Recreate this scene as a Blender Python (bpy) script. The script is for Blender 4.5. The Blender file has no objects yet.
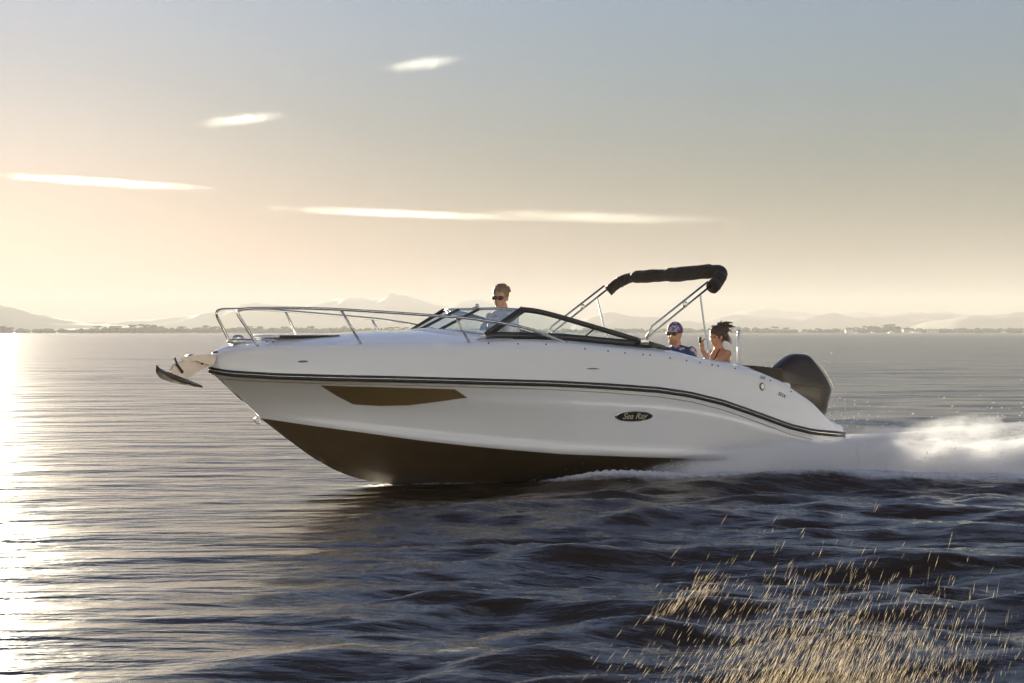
import bpy, bmesh, math, random
import numpy as np
from mathutils import Vector, Matrix
from mathutils.bvhtree import BVHTree
random.seed(7); rng = np.random.RandomState(11)
C = bpy.context.scene.collection
R = math.radians

# ------------------------------------------------------------------ camera numbers (used to size real things)
F, HZ, H = 1900.0, 332.0, 1.55          # focal length in px, horizon row, eye height
ANG = R(29.0); cA, sA = math.cos(ANG), math.sin(ANG)
BX, BY = 0.101, 20.0                    # boat origin on the water
SUN_AZ, SUN_EL = R(-17.2), R(5.0)

# ------------------------------------------------------------------ helpers
def mesh(name, verts, faces, mat=None, parent=None, smooth=True, kind=None):
    me = bpy.data.meshes.new(name)
    me.from_pydata([tuple(v) for v in verts], [], [tuple(f) for f in faces])
    bm = bmesh.new(); bm.from_mesh(me)
    bmesh.ops.recalc_face_normals(bm, faces=bm.faces)
    bm.to_mesh(me); bm.free()
    if smooth: me.polygons.foreach_set('use_smooth', [True]*len(me.polygons))
    o = bpy.data.objects.new(name, me); C.objects.link(o)
    if mat: me.materials.append(mat)
    if parent: o.parent = parent
    if kind: o['kind'] = kind
    return o
def tag(o, label, cat, group=None):
    o['label'] = label; o['category'] = cat
    if group: o['group'] = group
    return o
def empty(name, loc, rz=0, label=None, cat=None, group=None):
    o = bpy.data.objects.new(name, None); C.objects.link(o); o.empty_display_size = .2
    o.location = loc; o.rotation_euler = (0, 0, rz)
    if label: tag(o, label, cat, group)
    return o
class MB:
    def __init__(s): s.v = []; s.f = []
    def add(s, v, f):
        n = len(s.v); s.v += [tuple(p) for p in v]; s.f += [tuple(i+n for i in q) for q in f]; return s
    def tube(s, pts, r, n=8, cap=True, flat=None):
        pts = [Vector(p) for p in pts]; m = len(pts)
        rs = r if isinstance(r, (list, tuple)) else [r]*m
        up = Vector((0, 0, 1)); vs = []; prev = None
        for i, p in enumerate(pts):
            t = (pts[min(i+1, m-1)]-pts[max(i-1, 0)]).normalized()
            if prev is None:
                a = t.cross(up); a = a if a.length > .05 else t.cross(Vector((0, 1, 0)))
            else: a = prev - t*prev.dot(t)
            a.normalize(); prev = a; b = a.cross(t)
            fa, fb = flat if flat else (1, 1)
            for k in range(n):
                w = 2*math.pi*k/n
                vs.append(p + (a*math.cos(w)*fa + b*math.sin(w)*fb)*rs[i])
        fs = [(i*n+k, i*n+(k+1) % n, (i+1)*n+(k+1) % n, (i+1)*n+k) for i in range(m-1) for k in range(n)]
        if cap: fs += [tuple(range(n)), tuple((m-1)*n+k for k in reversed(range(n)))]
        return s.add(vs, fs)
    def box(s, c, d, rot=None, bev=0.0):
        bm = bmesh.new(); bmesh.ops.create_cube(bm, size=1)
        for v in bm.verts: v.co = Vector((v.co.x*d[0], v.co.y*d[1], v.co.z*d[2]))
        if bev: bmesh.ops.bevel(bm, geom=bm.edges[:], offset=bev, segments=3, affect='EDGES', profile=.5)
        M = rot or Matrix.Identity(3)
        vs = [M @ v.co + Vector(c) for v in bm.verts]; bm.verts.index_update()
        fs = [[v.index for v in f.verts] for f in bm.faces]; bm.free()
        return s.add(vs, fs)
    def ball(s, c, rad, sub=2, rot=None, fn=None):
        bm = bmesh.new(); bmesh.ops.create_icosphere(bm, subdivisions=sub, radius=1)
        M = rot or Matrix.Identity(3)
        rad = rad if isinstance(rad, (list, tuple)) else (rad,)*3
        vs = []
        for v in bm.verts:
            q = v.co.copy()
            if fn: q *= fn(q)
            vs.append(M @ Vector((q.x*rad[0], q.y*rad[1], q.z*rad[2])) + Vector(c))
        bm.verts.index_update(); fs = [[v.index for v in f.verts] for f in bm.faces]; bm.free()
        return s.add(vs, fs)
    def build(s, name, mat, parent=None, smooth=True, kind=None): return mesh(name, s.v, s.f, mat, parent, smooth, kind)
def smooth_path(pts, n=6):
    P = [Vector(p) for p in pts]; out = []
    for i in range(len(P)-1):
        a, b, c, d = P[max(i-1, 0)], P[i], P[i+1], P[min(i+2, len(P)-1)]
        for k in range(n):
            t = k/n
            out.append(.5*((2*b)+(c-a)*t+(2*a-5*b+4*c-d)*t*t+(3*b-a-3*c+d)*t**3))
    out.append(P[-1]); return out
def loft(rows, closed=False):
    n = len(rows[0]); vs = [p for r in rows for p in r]; fs = []
    for i in range(len(rows)-1):
        for k in range(n if closed else n-1):
            k2 = (k+1) % n
            fs.append((i*n+k, i*n+k2, (i+1)*n+k2, (i+1)*n+k))
    return vs, fs
def mirror(pts): return [(p[0], -p[1], p[2]) for p in pts]

# ------------------------------------------------------------------ materials
def newmat(name):
    m = bpy.data.materials.new(name); m.use_nodes = True; nt = m.node_tree
    return m, nt, nt.nodes, nt.links, nt.nodes['Principled BSDF']
def pm(name, col, rough=.5, metal=0, coat=0, var=.12, scale=6, bump=0.0, bscale=60, trans=0, col2=None, streak=None):
    m, nt, N, L, b = newmat(name)
    tc = N.new('ShaderNodeTexCoord'); mp = N.new('ShaderNodeMapping'); L.new(tc.outputs['Object'], mp.inputs[0])
    if streak: mp.inputs['Scale'].default_value = streak
    nz = N.new('ShaderNodeTexNoise'); nz.inputs['Scale'].default_value = scale; nz.inputs['Detail'].default_value = 5
    L.new(mp.outputs[0], nz.inputs['Vector'])
    mx = N.new('ShaderNodeMix'); mx.data_type = 'RGBA'
    c2 = col2 or tuple(c*(1-var) for c in col)
    mx.inputs[6].default_value = (*col, 1); mx.inputs[7].default_value = (*c2, 1)
    L.new(nz.outputs['Fac'], mx.inputs[0]); L.new(mx.outputs[2], b.inputs['Base Color'])
    mr = N.new('ShaderNodeMapRange'); mr.inputs['To Min'].default_value = rough*.8; mr.inputs['To Max'].default_value = min(1, rough*1.25)
    L.new(nz.outputs['Fac'], mr.inputs['Value']); L.new(mr.outputs[0], b.inputs['Roughness'])
    b.inputs['Metallic'].default_value = metal; b.inputs['Coat Weight'].default_value = coat; b.inputs['Coat Roughness'].default_value = .04
    if bump:
        n2 = N.new('ShaderNodeTexNoise'); n2.inputs['Scale'].default_value = bscale; n2.inputs['Detail'].default_value = 3
        L.new(tc.outputs['Object'], n2.inputs['Vector'])
        bp = N.new('ShaderNodeBump'); bp.inputs['Strength'].default_value = bump; bp.inputs['Distance'].default_value = .01
        L.new(n2.outputs['Fac'], bp.inputs['Height']); L.new(bp.outputs[0], b.inputs['Normal'])
    return m
M = {}
M['gel'] = pm('white_gelcoat', (.88, .88, .89), .12, coat=.5, var=.04, scale=1.2)
M['gel2'] = pm('deck_gelcoat', (.78, .78, .78), .45, var=.05, scale=8, bump=.1, bscale=200)
M['bronze'] = pm('bronze_bottom_paint', (.17, .115, .062), .5, coat=.05, var=.25, scale=3)
M['steel'] = pm('stainless_steel', (.62, .60, .57), .16, metal=1, var=.1, scale=20)
M['satin'] = pm('satin_steel_plate', (.72, .62, .55), .38, metal=.7, var=.15, scale=12)
M['galv'] = pm('dark_anchor_steel', (.16, .12, .09), .45, metal=.7, var=.5, scale=30, bump=.4)
M['blackf'] = pm('black_windshield_frame', (.022, .019, .015), .3, coat=.3, var=.3)
M['rubber'] = pm('dark_rubber', (.035, .028, .02), .5, var=.3)
M['stripe'] = pm('tan_pinstripe', (.35, .29, .22), .4)
M['tint'] = pm('tinted_hull_window', (.20, .135, .06), .07, coat=1, var=.1, scale=2)
M['canvas'] = pm('black_canvas', (.022, .017, .013), .85, var=.5, scale=9, bump=.8, bscale=25, col2=(.05, .032, .022))
M['engine'] = pm('dark_brown_cowl', (.024, .015, .008), .36, coat=.15, var=.2)
M['cush'] = pm('cream_vinyl', (.62, .58, .52), .55, var=.1, bump=.3, bscale=30)
M['pad'] = pm('dark_brown_vinyl', (.05, .033, .016), .6, var=.2, bump=.3, bscale=30)
M['dash'] = pm('dark_dash', (.04, .035, .03), .5)
M['cream'] = pm('cream_lettering', (.6, .52, .36), .4)
M['grey'] = pm('grey_lettering', (.13, .13, .15), .4)
M['polew'] = pm('white_pole', (.88, .87, .86), .35)
M['skin'] = pm('skin', (.60, .32, .19), .5, var=.12, scale=14)
M['skin2'] = pm('tanned_skin', (.52, .26, .145), .5, var=.12, scale=14)
M['hairb'] = pm('brown_hair', (.085, .042, .022), .6, var=.5, scale=60, streak=(1, 1, .2))
M['hairg'] = pm('light_brown_hair', (.33, .19, .105), .6, var=.4, scale=60)
M['cap'] = pm('faded_brown_cap', (.20, .105, .06), .8, var=.3, bump=.4)
M['lens'] = pm('dark_sunglass_lens', (.012, .010, .009), .15, coat=.8)
M['shirtw'] = pm('white_shirt', (.72, .73, .76), .85, var=.1, bump=.5, bscale=18)
M['bikini'] = pm('black_swimwear', (.02, .02, .02), .7)
M['shorts'] = pm('navy_shorts', (.03, .04, .08), .85)
M['phone'] = pm('black_phone', (.015, .015, .018), .25)
def floral(name, base, spots, sc):
    m, nt, N, L, b = newmat(name)
    tc = N.new('ShaderNodeTexCoord'); v = N.new('ShaderNodeTexVoronoi'); v.inputs['Scale'].default_value = sc
    L.new(tc.outputs['Object'], v.inputs['Vector'])
    r = N.new('ShaderNodeValToRGB'); r.color_ramp.interpolation = 'CONSTANT'
    e = r.color_ramp.elements; e[0].position = 0; e[0].color = (*spots[0], 1); e[1].position = .30; e[1].color = (*spots[1], 1)
    x = e.new(.44); x.color = (*base, 1)
    L.new(v.outputs['Distance'], r.inputs[0]); L.new(r.outputs[0], b.inputs['Base Color']); b.inputs['Roughness'].default_value = .8
    return m
M['floral'] = floral('blue_floral_cloth', (.03, .05, .13), [(.66, .36, .34), (.30, .36, .46)], 13)
M['bandana'] = floral('patterned_bandana', (.09, .07, .16), [(.5, .2, .22), (.4, .4, .6)], 22)
def glass():
    m, nt, N, L, b = newmat('windshield_glass'); N.remove(b); out = N['Material Output']
    t = N.new('ShaderNodeBsdfTransparent'); t.inputs[0].default_value = (.86, .92, .92, 1)
    g = N.new('ShaderNodeBsdfGlossy'); g.inputs['Roughness'].default_value = .03
    fr = N.new('ShaderNodeFresnel'); fr.inputs['IOR'].default_value = 1.6
    d = N.new('ShaderNodeBsdfDiffuse'); d.inputs[0].default_value = (.7, .75, .78, 1)
    mx = N.new('ShaderNodeMixShader'); L.new(fr.outputs[0], mx.inputs[0]); L.new(t.outputs[0], mx.inputs[1]); L.new(g.outputs[0], mx.inputs[2])
    m2 = N.new('ShaderNodeMixShader'); m2.inputs[0].default_value = .10
    L.new(mx.outputs[0], m2.inputs[1]); L.new(d.outputs[0], m2.inputs[2]); L.new(m2.outputs[0], out.inputs[0])
    return m
M['glass'] = glass()

# ------------------------------------------------------------------ boat space: +x bow, +y port (towards the camera), +z up
def Pl(u, v, y):
    r = (u-512.0)/F
    for _ in range(3):
        yy = y(xx) if callable(y) and _ else (y(0) if callable(y) else y)
        xx = (BX + sA*yy + r*cA*yy - r*BY)/(cA - r*sA)
        if not callable(y): break
    if callable(y):
        # relaxed fixed point for curved plans
        for _ in range(60):
            yy = .6*yy + .4*y(xx)
            xx = (BX + sA*yy + r*cA*yy - r*BY)/(cA - r*sA)
    Y = BY - sA*xx - cA*yy
    return (xx, yy, H-(v-HZ)*Y/F)
def to_world(p): return Vector((BX - cA*p[0] + sA*p[1], BY - sA*p[0] - cA*p[1], p[2]))
def plan(w, xe, p=2.5, q=.75, aft=.0):
    def f(x):
        t = max(0.0, min(1.0, x/xe)) if x > 0 else 0.0
        k = 1-aft*max(0, -x/3.4)**2
        return w*k*max(0.0, 1-t**p)**q
    return f
br = plan(1.16, 3.43, aft=.05)
bc = plan(1.02, 2.94, 2.2, .85, aft=.04)
XT = -3.42
def curve(pix, yf, tip):
    """z(x) along a hull line from what its edge looks like; tip = end on the centreline"""
    P = [Pl(u, v, yf) for u, v in pix] + [tip]
    P.sort(key=lambda p: p[0])
    return np.array([p[0] for p in P]), np.array([p[2] for p in P])
def zfun(arr, s=.10):
    X, Z = arr; g = np.linspace(-3.6, X[-1], 500); z = np.interp(g, X, Z)
    if X[0] > -3.6:
        sl = (Z[1]-Z[0])/(X[1]-X[0]); z = np.where(g < X[0], Z[0]+(g-X[0])*sl, z)
    k = max(1, int(s/(g[1]-g[0]))); ker = np.hanning(2*k+1); ker /= ker.sum()
    zp = np.concatenate([2*z[0]-z[1:k+1][::-1], z, 2*z[-1]-z[-k-1:-1][::-1]])
    z = np.convolve(zp, ker, 'valid')
    return lambda x: float(np.interp(x, g, z))
rub_pix = [(228,373.0),(277,375.8),(339,377.6),(398,378.8),(460,380.5),(499,381.5),(558,383.2),(610,386),(659,389.5),(690,394),(723,402),(756,413.5),(790,426),(813,431.5),(840,434)]
rub_tip = Pl(210, 369.5, 0.0)
zr = zfun(curve(rub_pix, br, rub_tip))
paint_pix = [(307,425),(366,433),(424,441),(489,448),(560,454),(648,457.5),(736,460),(800,463)]
paint_tip = Pl(260, 418, 0.0)
zc = zfun(curve(paint_pix, bc, paint_tip), .2)
stem = [Pl(u, v, 0.0) for u, v in [(260,418),(287,439),(313,458),(336.5,471),(354,477.5),(372,481.5),(395,485.0),(425,486.5)]]
kx = sorted([(p[0], p[2]) for p in stem]); 
x0k, z0k = kx[0]
keel_pts = [(-3.6, -.42), (-1.5, -.30), (0.0, -.14), (.6, -.08)] + kx
KX = np.array([p[0] for p in keel_pts]); KZ = np.array([p[1] for p in keel_pts])
zk = zfun((KX, KZ), .12)
deck_pix = [(225,350),(240,348),(258,347),(300,345),(361,344.5),(400,343.5),(469,342.5),(500,341),(540,341.5),(569,342.5),(600,345.5),(632,348.5),(659,351),(679,353.5),(695,358),(712,361),(726,363.5),(745,367.5),(756,371),(770,376.5),(782,382),(793,390),(810,401.5),(823,415.5),(830,422),(845,426)]
bd = lambda x: br(x)*.90 if x < 2.6 else br(x)*(.90-.0*(x-2.6))
deck_tip = Pl(214, 353, 0.0)
zd = zfun(curve(deck_pix, bd, deck_tip), .09)

boat = empty('motor_boat', (BX, BY, 0), math.pi+ANG, 'white bowrider speedboat planing at speed with bronze bottom, side window and folded black canopy', 'motorboat')

# hull shell -----------------------------------------------------------------
NT = 150
tt = np.linspace(0, 1, NT)**.9
def row(yf, zf, xe, sc=1.0, dz=0.0):
    # denser near the bow where the plan closes
    xs = XT+(xe-XT)*(1-(1-np.linspace(0, 1, NT))**1.7)
    out = []
    for i, x in enumerate(xs):
        y = yf(x)*sc if i < NT-1 else 0.0
        out.append((float(x), y, zf(x)+dz))
    return out
Rk = row(lambda x: 0.0, zk, paint_tip[0])
Rc = row(bc, zc, paint_tip[0])
Rr = row(br, zr, rub_tip[0])
def mixrow(A, B, k, flare=0.0, dz=0.0):
    out = []
    for i, (a, b) in enumerate(zip(A, B)):
        t = i/(NT-1); fl = flare*math.sin(math.pi*k)*max(0, (t-.35)/.65)**1.2*(1-t)*2.2
        out.append((a[0]+(b[0]-a[0])*k, max(0, a[1]+(b[1]-a[1])*k-fl) if i < NT-1 else 0.0, a[2]+(b[2]-a[2])*k+dz*(1-t)))
    return out
bottom_rows = [Rk] + [mixrow(Rk, Rc, k, -.05) for k in (.25, .5, .75, .97)] + [Rc]
# topsides: chine lip, flat, soft crease two thirds up, then flare to the rubbing strake
def topside():
    rows = [Rc]
    lip = [(p[0], p[1]+.022*(1-i/(NT-1)), p[2]+.012) for i, p in enumerate(Rc)]
    rows.append(lip)
    for k, off in ((.06, .020), (.10, -.004), (.2, .0), (.35, .004), (.5, .008), (.62, .014), (.70, .020), (.735, .010), (.80, .004), (.9, .002), (.965, .0)):
        r = mixrow(lip, Rr, k, .34)
        r = [(p[0], p[1]+off*(1-i/(NT-1))**.5 if i < NT-1 else 0.0, p[2]) for i, p in enumerate(r)]
        rows.append(r)
    rows.append(Rr)
    return rows
side_rows = topside()
def upper():
    rows = [Rr]
    xe = deck_tip[0]
    Rd = row(bd, zd, xe)
    Rs = row(lambda x: br(x)*.965, lambda x: zd(x)-.045, xe+.012)
    for k in (.12, .35, .6, .85): rows.append(mixrow(Rr, Rs, k, -.015))
    rows.append(Rs)
    rows.append([((a[0]+b[0])/2+.004, (a[1]*.5+b[1]*.5)+.014 if i < NT-1 else 0, b[2]-.012) for i, (a, b) in enumerate(zip(Rs, Rd))])
    rows.append(Rd)
    return rows, Rd
upper_rows, Rd = upper()
def both(rows, name, mat, parent, cap=False):
    m = MB(); m.add(*loft(rows)); m.add(*loft([mirror(r) for r in rows]))
    if cap:
        prof = [r[0] for r in rows]; n = len(prof)
        a = prof + [(p[0], -p[1], p[2]) for p in reversed(prof)]
        m.add(a, [tuple(range(len(a)))])
    o = m.build(name, mat, parent)
    bm = bmesh.new(); bm.from_mesh(o.data); bmesh.ops.remove_doubles(bm, verts=bm.verts, dist=.0008); bmesh.ops.recalc_face_normals(bm, faces=bm.faces); bm.to_mesh(o.data); bm.free()
    return o
bottom = both(bottom_rows, 'hull_bottom', M['bronze'], boat)
hull = both(side_rows, 'hull', M['gel'], boat)
topsides = both(upper_rows, 'upper_hull', M['gel'], boat)
bvh = []
for o in (bottom, hull, topsides):
    bm = bmesh.new(); bm.from_mesh(o.data); bvh.append(BVHTree.FromBMesh(bm)); bm.free()
eye_l = Vector((0, 0, H)); 
Minv = Matrix.Rotation(-(math.pi+ANG), 4, 'Z') @ Matrix.Translation((-BX, -BY, 0))
eye_l = Minv @ eye_l
def hit(u, v, off=.003, only=None):
    d = (Minv.to_3x3() @ Vector(((u-512)/F, 1, -(v-HZ)/F))).normalized()
    best = None
    for i, t in enumerate(bvh):
        if only is not None and i != only: continue
        r = t.ray_cast(eye_l, d)
        if r[0] and (best is None or r[3] < best[3]): best = r
    if not best: return None
    n = best[1]
    if n.dot(d) > 0: n = -n
    return best[0]+n*off, n
def decal(poly_top, poly_bot, name, mat, parent, off=.004, nu=40, nv=5, only=1):
    """skin lying on the hull side between an upper and a lower edge"""
    us0 = max(poly_top[0][0], poly_bot[0][0]); us1 = min(poly_top[-1][0], poly_bot[-1][0])
    us = np.linspace(us0, us1, nu); rows = []
    for j in range(nv):
        r = []
        for u in us:
            a = np.interp(u, *zip(*poly_top)); b = np.interp(u, *zip(*poly_bot))
            h = hit(u, a+(b-a)*j/(nv-1), off, only)
            r.append(h[0] if h else (r[-1] if r else Vector()))
        rows.append(r)
    m = MB(); m.add(*loft(rows)); m.add(*loft([mirror(r) for r in rows]))
    return m.build(name, mat, parent)
# hull window: both sides share one part each
def one_side_decal(top, bot, name, mat, parent, off, port, nu=48, nv=5):
    o = decal(top, bot, name, mat, parent, off, nu, nv)
    n = len(o.data.vertices)//2
    bm = bmesh.new(); bm.from_mesh(o.data); bm.verts.ensure_lookup_table()
    kill = [v for v in bm.verts if (v.index >= n) == port]
    bmesh.ops.delete(bm, geom=kill, context='VERTS'); bm.to_mesh(o.data); bm.free(); return o
wt = [(320.5,385),(455,389),(467,397.5)]; wb = [(320.5,385.2),(335,394.5),(353,404),(380,405.6),(409,405),(440,401),(467,397.6)]
wtr = [(318.5,384.2),(456,387.9),(469.5,397.6)]; wbr = [(318.5,384.4),(334,395.3),(352.5,405),(380,406.9),(410,406.3),(441,402),(469.5,397.8)]
for port in (True, False):
    w = one_side_decal(wt, wb, 'side_window', M['tint'], hull, .006, port)
    one_side_decal(wtr, wbr, 'window_frame', M['gel2'], w, .003, port)
# rub rail: dark strake, steel insert, dark lower strip, tan pinstripe
def line_on(yf, zf, xe, dz, out=.0, n=130, x0=XT):
    xs = x0+(xe-x0)*(1-(1-np.linspace(0, 1, n))**1.8)
    return [(float(x), max(0, yf(x)+out) if i < n-1 else 0.0, zf(x)+dz) for i, x in enumerate(xs)]
def rail_pair(name, mat, r, dz, out, tip, flat=None, yf=br, zf=zr, x0=XT, x1=None):
    m = MB()
    P = line_on(yf, zf, tip, dz, out, x0=x0); m.tube(P, r, 8, flat=flat); m.tube(mirror(P), r, 8, flat=flat)
    return m.build(name, mat, boat)
rr = rail_pair('rub_rail', M['rubber'], .0115, .015, .004, rub_tip[0]+.006)
ins = rail_pair('rail_insert', M['steel'], .009, -.002, .008, rub_tip[0]+.008); ins.parent = rr
lo = rail_pair('lower_strake', M['rubber'], .0145, -.021, .004, rub_tip[0]+.004); lo.parent = rr
def pinstripe():
    m = MB()
    for s in (1, -1):
        pts = []
        for u, v in zip(np.linspace(222, 812, 90), np.interp(np.linspace(222, 812, 90), [p[0] for p in rub_pix], [p[1] for p in rub_pix])):
            h = hit(u, v+6.2+2.2*max(0, (u-520)/300), .002, 1)
            if h: pts.append((h[0].x, h[0].y*s, h[0].z))
        m.tube(pts, .0045, 6)
    return m.build('pinstripe', M['stripe'], hull)
pinstripe()
# oval nameplate with lettering, vents, roundel and small marks, all lying on the topsides
def frame_at(u, v, only, off):
    a = hit(u, v, off, only); 
    dn = a[1]
    ux = Vector((-1, 0, 0)); ux = (ux-dn*ux.dot(dn)).normalized(); uz = dn.cross(ux)
    if uz.z < 0: uz = -uz
    return a[0], ux, uz, dn
def oval(u, v, hw, hh, name, mat, parent, only=1, off=.004, depth=.006, n=40, tilt=0):
    p, ux, uz, dn = frame_at(u, v, only, off)
    if tilt: ux, uz = ux*math.cos(tilt)+uz*math.sin(tilt), uz*math.cos(tilt)-ux*math.sin(tilt)
    vs = []; 
    for z, k in ((-depth, 1), (0, 1), (depth*.5, .94)):
        for i in range(n):
            w = 2*math.pi*i/n; vs.append(p+ux*hw*k*math.cos(w)+uz*hh*k*math.sin(w)+dn*z)
    vs.append(p+dn*depth*.5); c = len(vs)-1
    fs = [(r*n+i, r*n+(i+1) % n, (r+1)*n+(i+1) % n, (r+1)*n+i) for r in range(2) for i in range(n)]
    fs += [(2*n+i, 2*n+(i+1) % n, c) for i in range(n)]
    return mesh(name, vs, fs, mat, parent, False)
def lettering(txt, u, v, height, name, mat, parent, only=1, off=.008, shear=.35, sx=1.0, tilt=0, bold=.0):
    cu = bpy.data.curves.new(name, 'FONT'); cu.body = txt; cu.size = height; cu.shear = shear; cu.align_x = 'CENTER'; cu.align_y = 'CENTER'
    cu.extrude = .001; cu.offset = bold
    t = bpy.data.objects.new('letter_source', cu); C.objects.link(t); bpy.context.view_layer.update()
    me = bpy.data.meshes.new_from_object(t.evaluated_get(bpy.context.evaluated_depsgraph_get())); bpy.data.objects.remove(t)
    p, ux, uz, dn = frame_at(u, v, only, off)
    if tilt: ux, uz = ux*math.cos(tilt)+uz*math.sin(tilt), uz*math.cos(tilt)-ux*math.sin(tilt)
    for q in me.vertices: q.co = p+ux*q.co.x*sx+uz*q.co.y+dn*q.co.z
    me.materials.clear(); me.materials.append(mat)
    o = bpy.data.objects.new(name, me); C.objects.link(o); o.parent = parent; return o
rim = oval(634, 416.3, .228, .056, 'nameplate', M['steel'], hull, off=.003)
pl = oval(634, 416.3, .216, .049, 'nameplate_face', M['blackf'], rim, off=.0075)
lettering('Sea Ray', 634, 416.0, .088, 'lettering', M['cream'], rim, off=.0125, sx=1.05, bold=.0008)
oval(593, 368.6, .085, .018, 'side_vent', M['steel'], topsides, 2); oval(593, 368.6, .065, .008, 'vent_slot', M['grey'], topsides, 2, .008)
oval(303, 361.5, .05, .010, 'side_mark', M['grey'], topsides, 2, .002, .002)
ring = oval(762, 386.6, .034, .044, 'round_emblem', M['grey'], topsides, 2); oval(762, 386.6, .022, .030, 'emblem_face', M['steel'], ring, 2, .009)
lettering('250', 762, 377.6, .05, 'model_number', M['grey'], topsides, 2, .004, .2, tilt=-.2)
lettering('SDX', 781.5, 395.0, .055, 'series_mark', M['grey'], topsides, 2, .004, .3, tilt=-.42, bold=.001)
for u, v in [(488.5,343.2),(518,344),(546,344.5),(585,348.8),(608,351),(625,353),(643,354.6),(650,355.2),(670,358),(686.6,360.6),(700,362.6),(712,365),(718,366),(735,368.6),(770,380.5),(791,391.5)]:
    h = hit(u, v, .002, 2)
    if h:
        m = MB()
        for s in (1,): m.ball((h[0].x, h[0].y, h[0].z), (.010, .006, .010), 1)
        m.build('snap_button', M['rubber'], topsides)

# deck ---------------------------------------------------------------------
XW = .86                                                    # foredeck ends at the windshield
def crown(x): return .06+.06*min(1, max(0, (3.3-x)/1.6))
def deck_row(x, n=25):
    w = bd(x); out = []
    for k in range(n):
        q = -1+2*k/(n-1); out.append((x, w*q*1.0, zd(x)+crown(x)*(1-abs(q)**2.2)*min(1, w/.5)))
    return out
rows = [deck_row(x) for x in np.linspace(.62, deck_tip[0]-.02, 60)]
v, f = loft(rows); deck = mesh('foredeck', v, f, M['gel'], boat)
def inner(x): return min(bd(x)-.20, .88)
xs = np.linspace(XT+.02, .70, 90)
m = MB()
for s in (1, -1):
    rws = [[(x, s*bd(x), zd(x)) for x in xs], [(x, s*(bd(x)-.06), zd(x)+.022) for x in xs], [(x, s*(inner(x)+.04), zd(x)+.022) for x in xs], [(x, s*inner(x), zd(x)-.01) for x in xs], [(x, s*(inner(x)-.03), min(.40, zd(x)-.03)) for x in xs]]
    m.add(*loft(rws))
m.build('coaming', M['gel'], boat)
m = MB(); fw = .86
m.add([(XT, -.93, .40), (XT, .93, .40), (.7, .85, .40), (.7, -.85, .40)], [(0, 1, 2, 3)])
m.build('cockpit_floor', M['gel2'], boat, False)
m = MB(); m.add([(.69, -.86, .38), (.69, .86, .38), (.69, .84, 1.5), (.69, -.84, 1.5)], [(0, 1, 2, 3)]); m.build('bulkhead', M['gel2'], boat, False)
m = MB(); m.box((XT, 0, .15), (.05, 2.08, .55), bev=.015); m.box((XT-.03, 0, .41), (.16, 1.9, .06), bev=.02); m.build('swim_platform', M['gel2'], boat)
# seats
def seat(c, d, back, name='seat'):
    m = MB(); m.box(c, d, bev=.05); o = m.build(name, M['cush'], boat)
    m = MB(); m.box(back[0], back[1], bev=.05); m.build('backrest', M['cush'], o)
    m = MB(); m.box((c[0], c[1], .40+(c[2]-d[2]/2-.40)/2), (d[0]*.9, d[1]*.95, c[2]-d[2]/2-.40)); m.build('seat_base', M['gel2'], o, False)
seat((-2.25, 0, .72), (.52, 1.5, .16), ((-2.56, 0, .88), (.16, 1.55, .36)))
seat((-.35, -.48, .82), (.45, .5, .14), ((-.60, -.48, 1.02), (.12, .5, .42)))
seat((-.35, .48, .72), (.45, .5, .14), ((-.60, .48, .92), (.12, .5, .42)))
# helm
m = MB(); m.box((.46, -.48, .86), (.42, .70, .92), bev=.05); helm = m.build('helm_console', M['gel2'], boat)
m = MB(); m.box((.44, -.48, 1.34), (.40, .60, .10), Matrix.Rotation(R(20), 3, 'Y'), bev=.03); m.build('dashboard', M['dash'], helm)
m = MB(); ctr = Vector((.14, -.48, 1.26)); rot = Matrix.Rotation(R(-60), 3, 'Y')
m.tube([ctr+rot @ Vector((.17*math.cos(w), .17*math.sin(w), 0)) for w in np.linspace(0, 2*math.pi, 25)], .014, 8, False)
for w in (0, 2.1, 4.2): m.tube([ctr, ctr+rot @ Vector((.17*math.cos(w), .17*math.sin(w), 0))], .010, 6)
m.tube([ctr, ctr+Vector((.18, 0, -.05))], .03, 8); m.build('steering_wheel', M['blackf'], helm)

# windshield ------------------------------------------------------------------
def V3(u, v, y): return Vector(Pl(u, v, y))
ws_top = {}; 
cn_t = V3(523, 309.5, .86); cn_b = V3(486, 335.5, .90); aft = V3(661, 349.5, .97)
dr_t = Vector((cn_t.x+.16, .23, cn_t.z+.012)); dr_b = Vector((V3(438, 330.5, .23).x, .23, V3(438, 330.5, .23).z))
S = lambda p: Vector((p.x, -p.y, p.z))
ws = MB()
def bar(m, pts, r, flat=(1, 1)): m.tube(smooth_path(pts, 4) if len(pts) > 2 else pts, r, 8, flat=flat)
# side frames
frame = MB()
for g in (lambda p: p, S):
    bar(frame, [g(cn_b), g(cn_t)], .038, (.45, 1))
    bar(frame, [g(cn_t+Vector((.03, 0, 0))), g(cn_t+Vector((-.25, .012, -.035))), g(cn_t.lerp(aft, .55)+Vector((0, 0, .03))), g(aft+Vector((-.05, 0, .01)))], .028, (.4, 1))
    N_ = 12; low = []
    for i in range(N_+1):
        t = i/N_; x = cn_b.x+(aft.x-cn_b.x)*t; y = .90+.07*t
        low.append(g(Vector((x, y, zd(x)+.055))))
    frame.tube(low, [.036]*N_+[.02], 8, flat=(.4, 1))
    bar(frame, [g(cn_b.lerp(aft, .52)+Vector((0, 0, .02))), g(cn_t.lerp(aft, .52)+Vector((0, 0, .03)))], .008)
wso = frame.build('windshield', M['blackf'], boat)
for g, nm in ((lambda p: p, 'a'), (S, 'b')):
    m = MB(); bar(m, [g(dr_b), g(dr_t)], .026, (1, .6)); m.build('door_pillar', M['blackf'], wso)
m = MB()
cb2 = cn_b+Vector((.0, 0, 0))
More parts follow.
